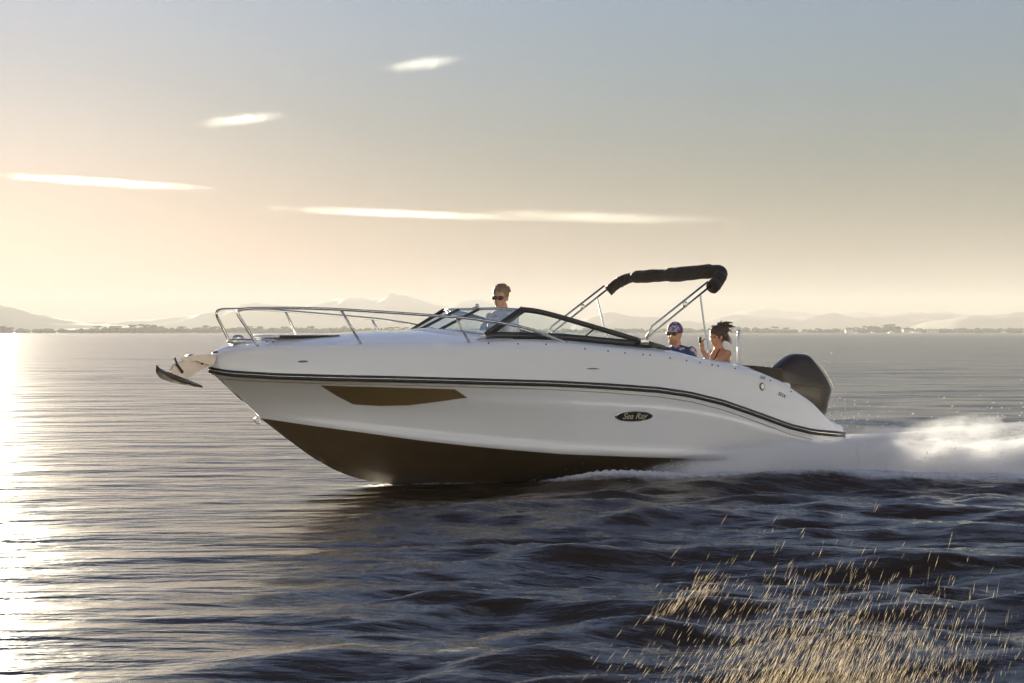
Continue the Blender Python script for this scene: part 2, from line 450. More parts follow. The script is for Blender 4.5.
bar(m, [cn_t+Vector((0, 0, -.005)), cn_t.lerp(dr_t, .5)+Vector((.05, 0, .006)), dr_t, S(dr_t), S(cn_t).lerp(S(dr_t), .5)+Vector((.05, 0, .006)), S(cn_t)+Vector((0, 0, -.005))], .014)
m.build('top_rail', M['steel'], wso)
m = MB()
bar(m, [cb2, cb2.lerp(dr_b, .5)+Vector((.04, 0, .01)), dr_b, S(dr_b), S(cb2).lerp(S(dr_b), .5)+Vector((.04, 0, .01)), S(cb2)], .018)
m.build('bottom_rail', M['steel'], wso)
for g in (lambda p: p, S):
    m = MB(); a, b, c_, d_ = g(cn_b), g(cn_t), g(dr_t), g(dr_b)
    mid_t = b.lerp(c_, .5)+Vector((.05, 0, 0)); mid_b = a.lerp(d_, .5)+Vector((.04, 0, .0))
    m.add([a, b, mid_t, mid_b, c_, d_], [(0, 1, 2, 3), (3, 2, 4, 5)]); m.build('glass_panel', M['glass'], wso)
    m = MB(); m.add([g(cn_b+Vector((0,0,.02))), g(cn_t), g(cn_t.lerp(aft, .55)+Vector((0, 0, .03))), g(aft), g(cn_b.lerp(aft, .5)+Vector((0, 0, .02)))], [(0, 1, 2, 4), (4, 2, 3)]); m.build('side_glass', M['glass'], wso)
m = MB(); m.add([dr_b, dr_t, S(dr_t), S(dr_b)], [(0, 1, 2, 3)]); m.build('glass_panel', M['glass'], wso)
m = MB(); m.tube([dr_t+Vector((-.02, -.05, .03)), dr_t+Vector((.10, -.05, -.01))], .010, 6); m.ball(dr_t+Vector((0, -.05, .035)), .022, 1); m.build('door_latch', M['steel'], wso)
# moulded base under the windshield
m = MB(); rws = []
for k, (fr, h) in enumerate(((.16, -.02), (.10, .03), (.0, .045), (-.10, .03))):
    r = []
    for q in np.linspace(-1, 1, 25):
        y = q*.93; xc = cn_b.x+.24*(1-abs(q)**2.2)+fr
        r.append((xc, y, zd(xc)+crown(xc)*(1-abs(min(1, abs(y)/bd(xc)))**2.2)+h*.6-.005))
    rws.append(r)
m.add(*loft(rws)); m.build('windshield_base', M['gel'], boat)
# bow rail ------------------------------------------------------------------
yrail = lambda x: max(0.05, br(x)*.93-.03) if x < 3.0 else max(.05, br(3.0)*.93-.03-(x-3.0)*.35)
top_pts = [(243,309.2),(262,308.2),(300,308.2),(340,309.6),(400,313.2),(460,317.6),(485,320.6),(509,324.5),(534,330.5),(567,343.5)]
rail = [Vector(Pl(258, 346, yrail)), Vector(Pl(246, 327, yrail)), Vector(Pl(238, 313.8, yrail))] + [Vector(Pl(u, v, yrail)) for u, v in top_pts]
m = MB(); sp = smooth_path(rail, 8); m.tube(sp, .0145, 10); m.tube([S(p) for p in sp], .0145, 10)
railo = m.build('bow_rail', M['steel'], boat)
def on_rail(u): return min(sp, key=lambda p: abs((lambda w: 512+F*w.x/w.y)(to_world(p))-u) + (10 if p.z < 1.7-.2 else 0))
for (u0, v0, u1, v1) in [(341, 309.8, 362, 345.5), (456, 317.5, 469.5, 343.5)]:
    a = Vector(Pl(u0, v0, yrail)); b = Vector(Pl(u1, v1, lambda x: yrail(x)-.02))
    for g in (lambda p: p, S):
        m = MB(); m.tube([g(a), g(b)], .0125, 8); st = m.build('stanchion', M['steel'], railo)
        m = MB(); m.ball(g(b), (.03, .03, .012), 1); m.build('stanchion_foot', M['steel'], st)
# bow fittings
m = MB()
for s in (1, -1):
    m = MB()
    b = Vector((2.97, .36*s, zd(2.97)+.03)); m.tube([b+Vector((-.09, 0, .03)), b+Vector((0, 0, .03)), b+Vector((.09, 0, .03))], [.008, .014, .008], 8)
    m.tube([b+Vector((-.03, 0, -.04)), b+Vector((-.03, 0, .03))], .01, 6); m.tube([b+Vector((.03, 0, -.04)), b+Vector((.03, 0, .03))], .01, 6)
    m.build('cleat', M['steel'], boat)
m = MB(); m.box((3.12, 0, zd(3.12)+.055), (.26, .16, .05), bev=.02); m.ball((3.16, .0, zd(3.16)+.09), (.06, .05, .035), 2); m.build('windlass', M['steel'], boat)
m = MB(); m.box((2.55, .0, zd(2.55)+crown(2.55)-.006), (.70, .62, .03), bev=.015); m.build('deck_hatch', M['gel2'], boat)
m = MB(); m.box((2.55, .34, zd(2.55)+crown(2.55)-.012), (.62, .05, .03), bev=.008); m.build('hatch_shadow_strip', M['rubber'], boat)  # dark strip standing in for the shadow line along the hatch
m = MB(); eye = Vector(stem[0]); m.tube([eye+Vector((.02+.035*math.cos(w), 0, -.02+.035*math.sin(w))) for w in np.linspace(0, 2*math.pi, 14)], .007, 6, False); m.build('bow_eye', M['steel'], boat)
m = MB(); m.tube([Vector(r[-1])+Vector((.003, 0, 0)) for r in side_rows[-2:4:-1]], .008, 8); m.build('stem_band', M['steel'], boat)
# anchor roller bracket (part of the boat) and anchor (its own thing)
def plate(pix, y0, y1, name, mat, parent, inv=False):
    ym = (y0+y1)/2
    P = [Pl(u, v, ym) for u, v in pix]; n = len(P)
    vs = [(p[0], y0, p[2]) for p in P]+[(p[0], y1, p[2]) for p in P]
    fs = [tuple(range(n)), tuple(reversed(range(n, 2*n)))]+[(i, (i+1) % n, n+(i+1) % n, n+i) for i in range(n)]
    bm_o = mesh(name, vs, fs, mat, parent, False)
    return bm_o
rp = [(216,355),(207,354.6),(197,354.5),(188,356),(180,358),(184,362),(197,361),(212,366),(215,362)]
plate(rp, -.075, -.062, 'anchor_roller', M['satin'], boat); 
o = plate(rp, .062, .075, 'anchor_roller', M['satin'], boat)
m = MB(); m.tube([Vector(Pl(190, 358, .0))+Vector((0, -.06, 0)), Vector(Pl(190, 358, .0))+Vector((0, .06, 0))], .035, 12); m.build('roller_wheel', M['rubber'], o)
anchor = empty('anchor', to_world(Pl(190, 366, 0)), math.pi+ANG, 'steel plough anchor with dark spotted fluke hanging off the bow roller', 'anchor')
A0 = Vector(Pl(190, 366, 0))
def aplate(pix, y0, y1, name, mat, bulge=0):
    o = plate(pix, y0, y1, name, mat, anchor)
    for q in o.data.vertices: q.co = q.co-A0
    return o
sh = aplate([(214,357.5),(205,356.6),(194,357.5),(182,360.5),(173,365),(170,371),(175,378),(181,380),(188,378.5),(196,372),(204,368),(212,364.5)], -.028, .028, 'shank', M['satin'])
for u, v in ((201, 363.5), (181, 372)): m = MB(); m.tube([Vector(Pl(u, v, 0))-A0+Vector((0, -.04, 0)), Vector(Pl(u, v, 0))-A0+Vector((0, .04, 0))], .012, 8); m.build('pin', M['galv'], sh)
# fluke: a curved plough share, broad and hollow
prof = [(156.5,366),(158,377),(166,381.5),(182,384.5),(201.5,385.6),(188,379.5),(176,377.5),(168,373),(161,366.5)]
flv, flf = [], []
cl = [(156.8,365.5,.02),(159,371,.10),(165,376.5,.17),(176,380.5,.19),(188,383.2,.12),(202,385.8,.01)]
for (u, v, w) in cl:
    p = Vector(Pl(u, v, 0))-A0
    for q in np.linspace(-1, 1, 9): flv.append((p.x, w*q, p.z+.06*(1-abs(q))*(w/.19)+.0))
    for q in np.linspace(1, -1, 9): flv.append((p.x-.004, w*q*.96, p.z-.02+.05*(1-abs(q))*(w/.19)))
n = 18
flf = [(i*n+k, i*n+(k+1) % n, (i+1)*n+(k+1) % n, (i+1)*n+k) for i in range(len(cl)-1) for k in range(n)]
flf += [tuple(range(n)), tuple((len(cl)-1)*n+k for k in range(n))]
mesh('fluke', flv, flf, M['galv'], anchor, False)
m = MB(); m.tube([Vector(Pl(174.5, 357.5, .05))-A0, Vector(Pl(177, 364, .05))-A0, Vector(Pl(183, 372, .05))-A0], .010, 6); m.build('roll_bar', M['galv'], anchor)

# bimini -------------------------------------------------------------------
YB = 1.03
base = V3(644, 337.5, YB); atop = V3(709.5, 284.5, YB); acorn = V3(722, 270, .93)
dirv = (atop-base).normalized(); per = Vector((dirv.z, 0, -dirv.x))
cfs = []
for g in (lambda p: p, S):
    cf = MB()
    for k in (0, 1):
        o_ = per*(.040 if k else -.022)
        cf.tube([g(base+o_*(.25 if k else 1)+Vector((0, 0, -.06 if k else 0))), g(base+dirv*.15+o_), g(atop+o_*.9)], .0115, 8)
    j = base.lerp(atop, .62); cf.box(g(j), (.05, .02, .06), bev=.008); cfs.append(cf.build('canopy_frame', M['steel'], boat))
for g, cfo in zip((lambda p: p, S), cfs):
    m = MB(); m.box(g(base+Vector((0, 0, -.04))), (.10, .05, .06), bev=.01); m.build('canopy_bracket', M['steel'], cfo)
    a = V3(700, 294, YB); b = V3(710.6, 362, .96)
    m = MB(); m.tube([g(a), g(a.lerp(b, .5)+Vector((.01, 0, 0))), g(b)], .011, 6); m.build('support_strut', M['polew'], cfo)
# rolled canvas boot: down each side and across
lo_ = V3(712, 288, YB); cor = V3(722, 272.0, .93)
path = [lo_, lo_.lerp(cor, .55)+Vector((-.02, .0, .0)), cor+Vector((-.0, -.03, .0)), Vector((cor.x+.02, .68, cor.z+.012)), Vector((cor.x+.03, .3, cor.z+.0)), Vector((cor.x+.03, 0, cor.z-.006)), Vector((cor.x+.03, -.3, cor.z-.008)), Vector((cor.x+.02, -.66, cor.z-.010)), Vector((cor.x, -.90, cor.z-.02)), S(lo_).lerp(S(cor), .45)+Vector((0, 0, .01)), S(lo_)]
pp = smooth_path(path, 7); rad = []
for i, p in enumerate(pp):
    t = i/(len(pp)-1); rad.append(.068+.0012*math.sin(i*1.3)+.0025*math.sin(i*.43+1)+(.012 if abs(p.y) < .75 else .0)-(.008 if p.y < 0 else 0))
m = MB(); m.tube(pp, rad, 14)
cov = m.build('canopy_cover', M['canvas'], boat)
for vtx in cov.data.vertices:
    c = vtx.co; vtx.co += Vector((0, 0, .0025*math.sin(c.y*19+c.x*9)*math.sin(c.z*40)))
for i in (3, 9, len(pp)-10, len(pp)-4):
    m = MB(); t_ = (pp[i+1]-pp[i]).normalized(); m.tube([pp[i]-t_*.012, pp[i]+t_*.012], rad[i]+.005, 14); m.build('cover_strap', M['rubber'], cov)
# light pole, sunpad, engine
m = MB(); a = V3(738.6, 366, .80); b = V3(738.6, 334, .80); m.tube([a, b], .018, 10); po = m.build('light_pole', M['polew'], boat)
m = MB(); m.tube([b, b+Vector((0, 0, .02)), b+Vector((0, 0, .045))], [.014, .022, .008], 10); m.build('pole_lamp', M['steel'], po)
pr = [Pl(u, v, .86) for u, v in [(753,365.5),(766,366.6),(783,368.6),(783,380),(768,377.5),(753,371.5)]]
m = MB(); n = len(pr)
layers = [(.86, .0), (.84, .012), (-.84, .012), (-.86, .0)]
cxp = sum(p[0] for p in pr)/n; czp = sum(p[2] for p in pr)/n
vs = []
for (yy, g_) in ((.87, .9), (.84, 1), (.30, 1), (.27, .9)):
    vs += [(cxp+(p[0]-cxp)*g_, yy, czp+(p[2]-czp)*g_) for p in pr]
fs = [(r*n+i, r*n+(i+1) % n, (r+1)*n+(i+1) % n, (r+1)*n+i) for r in range(3) for i in range(n)]+[tuple(range(n)), tuple(range(3*n, 4*n))]
mesh('sun_pad', vs, fs, M['pad'], boat, False)
m = MB(); m.box((-2.78, 0, .70), (.26, 1.66, .60), bev=.04); m.build('transom_box', M['gel2'], boat)
ep = [(777,367.5),(784,361),(793,354.8),(800,353.8),(808,355),(814,361.5),(823,374),(829.5,388),(830,392),(827,403),(823.4,416),(812,417),(790,405),(778,392)]
EP = smooth_path([Pl(u, v, .0) for u, v in ep]+[Pl(*ep[0], .0)], 4)[:-1]; n = len(EP)
cx_ = sum(p.x for p in EP)/n; cz_ = sum(p.z for p in EP)/n
vs = []; lay = []
HWID = .20
for k in range(13):
    q = -1+2*k/12; sc = (1-abs(q)**3.2)**(1/2.4) if abs(q) < 1 else 0.0
    sc = max(sc, .12); sh_ = 1
    vs += [(cx_+(p.x-cx_)*sc+.045, q*HWID*(1-.15*max(0, (p.z-cz_)/.4)), cz_+(p.z-cz_)*sc) for p in EP]
fs = [(r*n+i, r*n+(i+1) % n, (r+1)*n+(i+1) % n, (r+1)*n+i) for r in range(12) for i in range(n)]+[tuple(range(n)), tuple(range(12*n, 13*n))]
eng = mesh('outboard_motor', vs, fs, M['engine'], boat)
m = MB()
P0 = [Vector(Pl(u, v, .0)) for u, v in [(812,363.5),(818,371.5),(824,382),(827,389)]]
for s in (1, -1):
    m = MB(); m.tube([Vector((p.x+.035, s*.165, p.z+.01)) for p in smooth_path(P0, 3)], .009, 6); m.build('cowl_trim', M['satin'], eng)
m = MB(); sm = smooth_path([Pl(u, v, .0) for u, v in [(779,383),(795,385),(810,386.5),(821,388)]], 4)
for s in (1,): m.tube([Vector((p.x+.045, s*.2015, p.z)) for p in sm], .006, 6)
m.build('cowl_seam', M['rubber'], eng)
m = MB(); m.box((-3.72, 0, .30), (.20, .16, .75), bev=.04); m.box((-3.72, 0, -.15), (.42, .22, .03), bev=.01); m.ball((-3.72, 0, -.42), (.36, .07, .08), 2); m.build('engine_leg', M['engine'], eng)
m = MB(); m.box((-3.50, 0, .42), (.22, .34, .36), bev=.03); m.build('mount_bracket', M['rubber'], eng)

M['beard'] = pm('fair_beard', (.36, .22, .13), .7, var=.3, scale=60)
M['eye'] = pm('brown_eye', (.10, .06, .04), .2)
# ------------------------------------------------------------------ people
def remeshed(name, mb, mat, parent, voxel=.007, it=3):
    me = bpy.data.meshes.new(name+'_src'); me.from_pydata(mb.v, [], mb.f)
    t = bpy.data.objects.new('src', me); C.objects.link(t)
    r = t.modifiers.new('r', 'REMESH'); r.mode = 'VOXEL'; r.voxel_size = voxel; r.use_smooth_shade = True
    s = t.modifiers.new('s', 'SMOOTH'); s.iterations = it; s.factor = .5
    bpy.context.view_layer.update()
    me2 = bpy.data.meshes.new_from_object(t.evaluated_get(bpy.context.evaluated_depsgraph_get()))
    bpy.data.objects.remove(t); bpy.data.meshes.remove(me)
    me2.name = name; me2.materials.clear(); me2.materials.append(mat)
    me2.polygons.foreach_set('use_smooth', [True]*len(me2.polygons))
    o = bpy.data.objects.new(name, me2); C.objects.link(o); o.parent = parent; return o
def limb(m, a, b, ra, rb, flat=None):
    a, b = Vector(a), Vector(b); mid = a.lerp(b, .35)
    m.tube([a, mid, b], [ra, (ra*.65+rb*.35)*1.06, rb], 12, flat=flat); m.ball(a, ra, 2); m.ball(b, rb, 2)
def hand(m, wrist, dirn, palmn, curl=.5, s=1.0, side=1):
    """palm, four unequal bent fingers and a thumb that leaves the side of the palm"""
    w = Vector(wrist); d = Vector(dirn).normalized(); n = Vector(palmn); n = (n-d*n.dot(d)).normalized(); a = d.cross(n)*side
    m.tube([w, w+d*.045*s, w+d*.085*s], [.026*s, .036*s, .034*s], 10, flat=(1, .5) if abs(a.z) < .7 else (.6, .9))
    for k, (off, L) in enumerate(((-.027, .060), (-.009, .075), (.010, .078), (.028, .070))):
        p = w+d*.085*s+a*off*s; q = d.copy(); r = .0085*s; seg = [p-d*.02*s, p]
        for j, f in enumerate((.45, .32, .23)):
            q = (q*math.cos(curl*(.7+.3*j))+n*math.sin(curl*(.7+.3*j))).normalized(); n2 = n
            seg.append(seg[-1]+q*L*f*1.15*s)
        m.tube(seg, [r, r*1.05, r, r*.92, r*.75], 8); m.ball(seg[-1], r*.78, 1)
    p = w+d*.03*s+a*.028*s; seg = [p, p+(d*.5+a*.75+n*.2)*.035*s, p+(d*.8+a*.75+n*.5)*.055*s, p+(d*1.1+a*.6+n*.8)*.068*s]
    m.tube(seg, [.012*s, .011*s, .010*s, .008*s], 8); m.ball(seg[-1], .008*s, 1)
def person(loc, facing, label, skin, J, headrot, standing=False, female=False):
    o = empty('person', to_world(loc), math.pi+ANG+facing, label, 'person')
    g = .9 if female else 1.0
    m = MB()
    # trunk
    pel, waist, chest, neck, head = [Vector(J[k]) for k in ('pelvis', 'waist', 'chest', 'neck', 'head')]
    m.tube([pel+Vector((0, 0, -.06)), pel, waist, chest, chest+Vector((0, 0, .09)), neck], [.12*g, .155*g, .128*g, .160*g, .135*g, .058*g], 16, flat=(1, .68))
    sl, sr = Vector(J['shl']), Vector(J['shr'])
    m.tube([sl, chest+Vector((-.01, 0, .11)), sr], [.052*g, .085*g, .052*g], 12, flat=(1, .8)); 
    m.tube([neck+Vector((-.01, 0, -.04)), head+Vector((-.015, 0, -.07))], [.060*g, .054*g], 12)
    for s, k in ((1, 'l'), (-1, 'r')):
        sh, el, wr = Vector(J['sh'+k]), Vector(J['el'+k]), Vector(J['wr'+k])
        limb(m, sh, el, .052*g, .040*g); limb(m, el, wr, .041*g, .026*g)
        hd = J.get('hd'+k, ((wr-el).normalized(), (0, 0, -1), .5)); hand(m, wr, *hd, s=.95*g, side=s if female else s)
        hip, kn, an = Vector(J['hip'+k]), Vector(J['kn'+k]), Vector(J['an'+k])
        limb(m, hip, kn, .088*g, .055*g); limb(m, kn, an, .058*g, .036*g)
        m.tube([an, an+Vector((.05, 0, -.05)), an+Vector((.17, 0, -.065)), an+Vector((.21, 0, -.07))], [.038*g, .040*g, .036*g, .022*g], 10, flat=(1.1, .7)); m.ball(an+Vector((-.03, 0, -.05)), .034*g, 2)
    # head: skull, jaw, brow, nose, lips, ears
    HR = Matrix.Rotation(headrot[0], 3, 'Z') @ Matrix.Rotation(headrot[1], 3, 'Y')
    hp = lambda x, y, z: head+HR @ Vector((x*g, y*g, z*g))
    q = HR
    m.ball(hp(-.012, 0, .025), (.098*g, .077*g, .098*g), 3, q)
    m.ball(hp(.02, 0, -.045), (.068*g, .058*g, .070*g), 3, q); m.ball(hp(.058, 0, -.092), (.026*g, .026*g, .020*g), 2, q)
    m.tube([hp(.080, 0, .012), hp(.094, 0, -.012), hp(.106, 0, -.030), hp(.088, 0, -.040)], [.008, .010, .013, .009], 8)
    m.tube([hp(.066, -.035, .020), hp(.082, 0, .024), hp(.066, .035, .020)], [.012, .011, .012], 8)
    m.tube([hp(.072, -.022, -.062), hp(.084, 0, -.060), hp(.072, .022, -.062)], [.006, .009, .006], 8)
    for s in (1, -1): m.ball(hp(-.005, s*.078, -.012), (.018*g, .007*g, .030*g), 2, q); m.ball(hp(.05, s*.035, -.035), .024, 2)
    body = remeshed('body', m, skin, o, .0065, 3)
    for s in (1, -1):
        e = MB(); e.ball(hp(.076, s*.031, .0), (.011, .013, .009), 2, q); e.build('eye', M['eye'], body)
    return o, hp, HR, g
def sunglasses(o, hp, HR):
    m = MB(); 
    for s in (1, -1): m.ball(hp(.093, s*.033, .002), (.010, .033, .023), 2, HR)
    gl = m.build('sunglasses', M['lens'], o)
    m = MB(); m.tube([hp(-.01, .082, .004), hp(.06, .074, .010), hp(.096, .055, .012), hp(.104, 0, .012), hp(.096, -.055, .012), hp(.06, -.074, .010), hp(-.01, -.082, .004)], .0045, 6); m.build('glasses_frame', M['blackf'], gl)
def shirt(o, J, mat, g=1.0, sleeve=.55, name='shirt', grow=.023, neckline=True):
    m = MB(); pel, waist, chest, neck = [Vector(J[k]) for k in ('pelvis', 'waist', 'chest', 'neck')]
    a = grow
    m.tube([pel+Vector((0, 0, -.02)), pel+Vector((0, 0, .05)), waist, chest, chest+Vector((0, 0, .09)), neck+Vector((0, 0, -.045))], [.165*g+a, .160*g+a, .142*g+a, .165*g+a, .140*g+a, .072*g+a], 16, flat=(1, .70))
    m.tube([Vector(J['shl']), chest+Vector((-.01, 0, .11)), Vector(J['shr'])], [.056*g+a, .088*g+a, .056*g+a], 12, flat=(1, .8))
    for k in 'lr':
        sh, el = Vector(J['sh'+k]), Vector(J['el'+k]); e = sh.lerp(el, sleeve)
        m.ball(sh, .054*g+a, 2); m.tube([sh, sh.lerp(e, .5), e], [.056*g+a, .056*g+a, .058*g+a], 12)
    s = remeshed(name, m, mat, o, .011, 3)
    for v in s.data.vertices:
        c = v.co; k = .006*math.sin(c.z*46+c.y*21)+.004*math.sin(c.x*60-c.z*33); v.co += v.normal*k
    return s
def seated(lean=0.0):
    return dict(pelvis=(0, 0, .02), waist=(-.03-lean*.2, 0, .20), chest=(-.05-lean*.5, 0, .40), neck=(-.04-lean, 0, .575), head=(-.005-lean, 0, .715),
        shl=(-.05-lean*.8, .19, .505), shr=(-.05-lean*.8, -.19, .505), ell=(.02, .27, .24), elr=(.02, -.27, .24), wrl=(.26, .18, .14), wrr=(.26, -.18, .14),
        hipl=(.02, .10, .0), hipr=(.02, -.10, .0), knl=(.43, .13, .03), knr=(.43, -.13, .03), anl=(.40, .13, -.37), anr=(.40, -.13, -.37))
# helmsman: standing behind the wheel, head over the windshield
J = dict(pelvis=(0, 0, .93), waist=(0, 0, 1.10), chest=(-.01, 0, 1.28), neck=(.0, 0, 1.445), head=(.03, 0, 1.575), shl=(0, .20, 1.375), shr=(0, -.20, 1.375),
    ell=(.10, .27, 1.12), elr=(.12, -.27, 1.12), wrl=(.33, .16, 1.04), wrr=(.34, -.16, 1.04), hdl=((.8, -.2, .1), (0, -.4, -1), .9), hdr=((.8, .2, .1), (0, .4, -1), .9),
    hipl=(0, .10, .90), hipr=(0, -.10, .90), knl=(.05, .11, .50), knr=(.05, -.11, .50), anl=(-.02, .12, .09), anr=(-.02, -.12, .09))
px_h = Pl(500.5, 300, -.30)
skz = 2.035-1.68
o, hp, HR, g = person((px_h[0]-.03, -.30, .34), R(0), 'man standing at the helm in white shirt and sunglasses with short brown hair', M['skin'], J, (R(42), R(4)))
o.scale = (1.0, 1.0, 1.0)
sunglasses(o, hp, HR); shirt(o, J, M['shirtw'], sleeve=.75)
m = MB(); rh = random.Random(3); m.ball(hp(-.020, 0, .048), (.100, .085, .086), 3, HR, lambda q: 1+.05*math.sin(q.x*13+q.z*9)*math.sin(q.y*12))
for i in range(150):
    a = rh.uniform(-1.5, 1.5); b = rh.uniform(.1, 1.45); n_ = HR @ Vector((-math.cos(a)*math.cos(b)+.12, math.sin(a)*math.cos(b), math.sin(b))).normalized()
    p = hp(-.020, 0, .045)+n_*.082; d = (n_*.5+HR @ Vector((-1, 0, .12))).normalized(); L_ = rh.uniform(.025, .055)
    m.tube([p, p+d*L_*.6+n_*.004, p+d*L_-Vector((0, 0, .006))], [.012, .009, .002], 5)
m.build('hair', M['hairg'], o)
m = MB(); m.tube([(0, 0, .99), (0, 0, .92), (0, 0, .84)], [.150, .165, .15], 14, flat=(1, .75))
for s in (1, -1): m.tube([(0, s*.10, .90), (.03, s*.11, .70), (.05, s*.115, .52)], [.100, .092, .085], 12)
remeshed('shorts', m, M['shorts'], o, .012)
# seated man with patterned bandana
J = seated(.02); J['ell'] = (.06, .28, .27); J['wrl'] = (.30, .20, .20); J['shl'] = (-.06, .205, .505)
pm_ = Pl(673, 334, -.15)
o, hp, HR, g = person((pm_[0]+.0, -.15, .815), R(14), 'bearded man on the stern bench in blue floral shirt, patterned bandana and sunglasses', M['skin'], J, (R(22), R(0)))
sunglasses(o, hp, HR); shirt(o, J, M['floral'], sleeve=.8)
m = MB(); m.ball(hp(-.018, 0, .045), (.105, .086, .092), 3, HR)
m.tube([hp(-.10, 0, .02), hp(-.125, 0, -.01), hp(-.13, .01, -.06)], [.03, .018, .02], 8); m.build('bandana', M['bandana'], o)
m = MB(); m.ball(hp(.055, 0, -.085), (.036, .046, .040), 3, HR, lambda q: 1+.06*math.sin(q.x*30+q.z*21)); m.build('beard', M['beard'], o)
m = MB(); m.tube([(0, 0, .10), (.02, 0, .0)], [.155, .15], 14, flat=(1, .8))
for s in (1, -1): m.tube([(.02, s*.10, .0), (.22, s*.115, .015), (.36, s*.125, .03)], [.10, .088, .075], 12)
remeshed('shorts', m, M['shorts'], o, .012)
# seated woman, wind in her tied hair, phone raised in front of her face
J = seated(.0)
J.update(shl=(-.04, .155, .475), shr=(-.04, -.155, .475), chest=(-.04, 0, .37), neck=(-.03, 0, .54), head=(.0, 0, .665), ell=(.20, .20, .33), wrl=(.235, .06, .52), hdl=((-.05, -.15, 1), (-1, 0, .1), .55),
    elr=(.12, -.20, .26), wrr=(.28, -.06, .30))
pw = Pl(713, 340, .10)
o, hp, HR, g = person((pw[0]-.045, .10, .835), R(0), 'woman on the stern bench in black swimwear with windblown tied hair and raised hand', M['skin2'], J, (R(18), R(6)), female=True)
m = MB(); m.ball(hp(-.026, 0, .040), (.098, .082, .092), 3, HR, lambda q: 1+.04*math.sin(q.y*25+q.z*18))
m.ball(hp(-.075, 0, .0), (.05, .07, .07), 2, HR)
rnd = random.Random(5)
m.ball(hp(-.140, 0, .085), (.072, .068, .066), 3, HR, lambda q: 1+.14*math.sin(q.x*11+q.z*17)*math.cos(q.y*13))
for i in range(90):
    a = rnd.uniform(-1, 1); b = rnd.uniform(-.9, 1.0); L = rnd.uniform(.05, .14)
    p = hp(-.12+rnd.uniform(-.04, .02), a*.05, .075+b*.06); d = HR @ Vector((-1, a*.7, b*1.1)).normalized()
    w1 = Vector((0, rnd.uniform(-.02, .02), rnd.uniform(-.03, .02)))
    m.tube([p, p+d*L*.5+w1*.5, p+d*L+w1+Vector((0, 0, -.03))], [.011, .007, .002], 5)
for i in range(26):
    a = rnd.uniform(-1, 1); p = hp(.05, a*.06, .085); m.tube([p, hp(-.02, a*.08, .125+rnd.uniform(0, .012)), hp(-.12, a*.05, .10)], [.004, .006, .004], 5)
for i in range(14):
    s = rnd.choice((1, -1)); p = hp(-.03, s*.07, -.01+rnd.uniform(-.03, .03)); d = HR @ Vector((-1, s*.2, -.35)); m.tube([p, p+d*.06, p+d*rnd.uniform(.1, .15)+Vector((0, 0, -.02))], [.010, .007, .002], 5)
m.build('hair', M['hairb'], o)
m = MB()
c = Vector(J['chest'])
for s in (1, -1): m.ball(c+Vector((.105, s*.065, .0)), (.045, .060, .055), 2); m.tube([c+Vector((.11, s*.06, .04)), c+Vector((.07, s*.07, .12)), Vector((-.02, s*.045, .53)), Vector((-.09, 0, .545))], .007, 6)
m.tube([c+Vector((.115*math.cos(w), .155*math.sin(w), -.03)) for w in np.linspace(0, 2*math.pi, 24)], .009, 6)
m.tube([(-.09, 0, .545), (-.12, .01, .50), (-.13, .02, .45)], .006, 6)
m.build('swimsuit_top', M['bikini'], o)
m = MB(); m.tube([(0, 0, .08), (0, 0, .0), (.02, 0, -.06)], [.140, .152, .12], 14, flat=(1, .75)); remeshed('swimsuit_bottom', m, M['bikini'], o, .012)
m = MB(); wr = Vector(J['wrl']); m.box(wr+Vector((.002, -.03, .095)), (.012, .045, .095), bev=.004)
ph = m.build('phone', M['phone'], None); 
ph.matrix_world = Matrix.Translation(o.location) @ Matrix.Rotation(o.rotation_euler.z, 4, 'Z')
tag(ph, 'small black phone held up in the hand of the woman', 'phone')

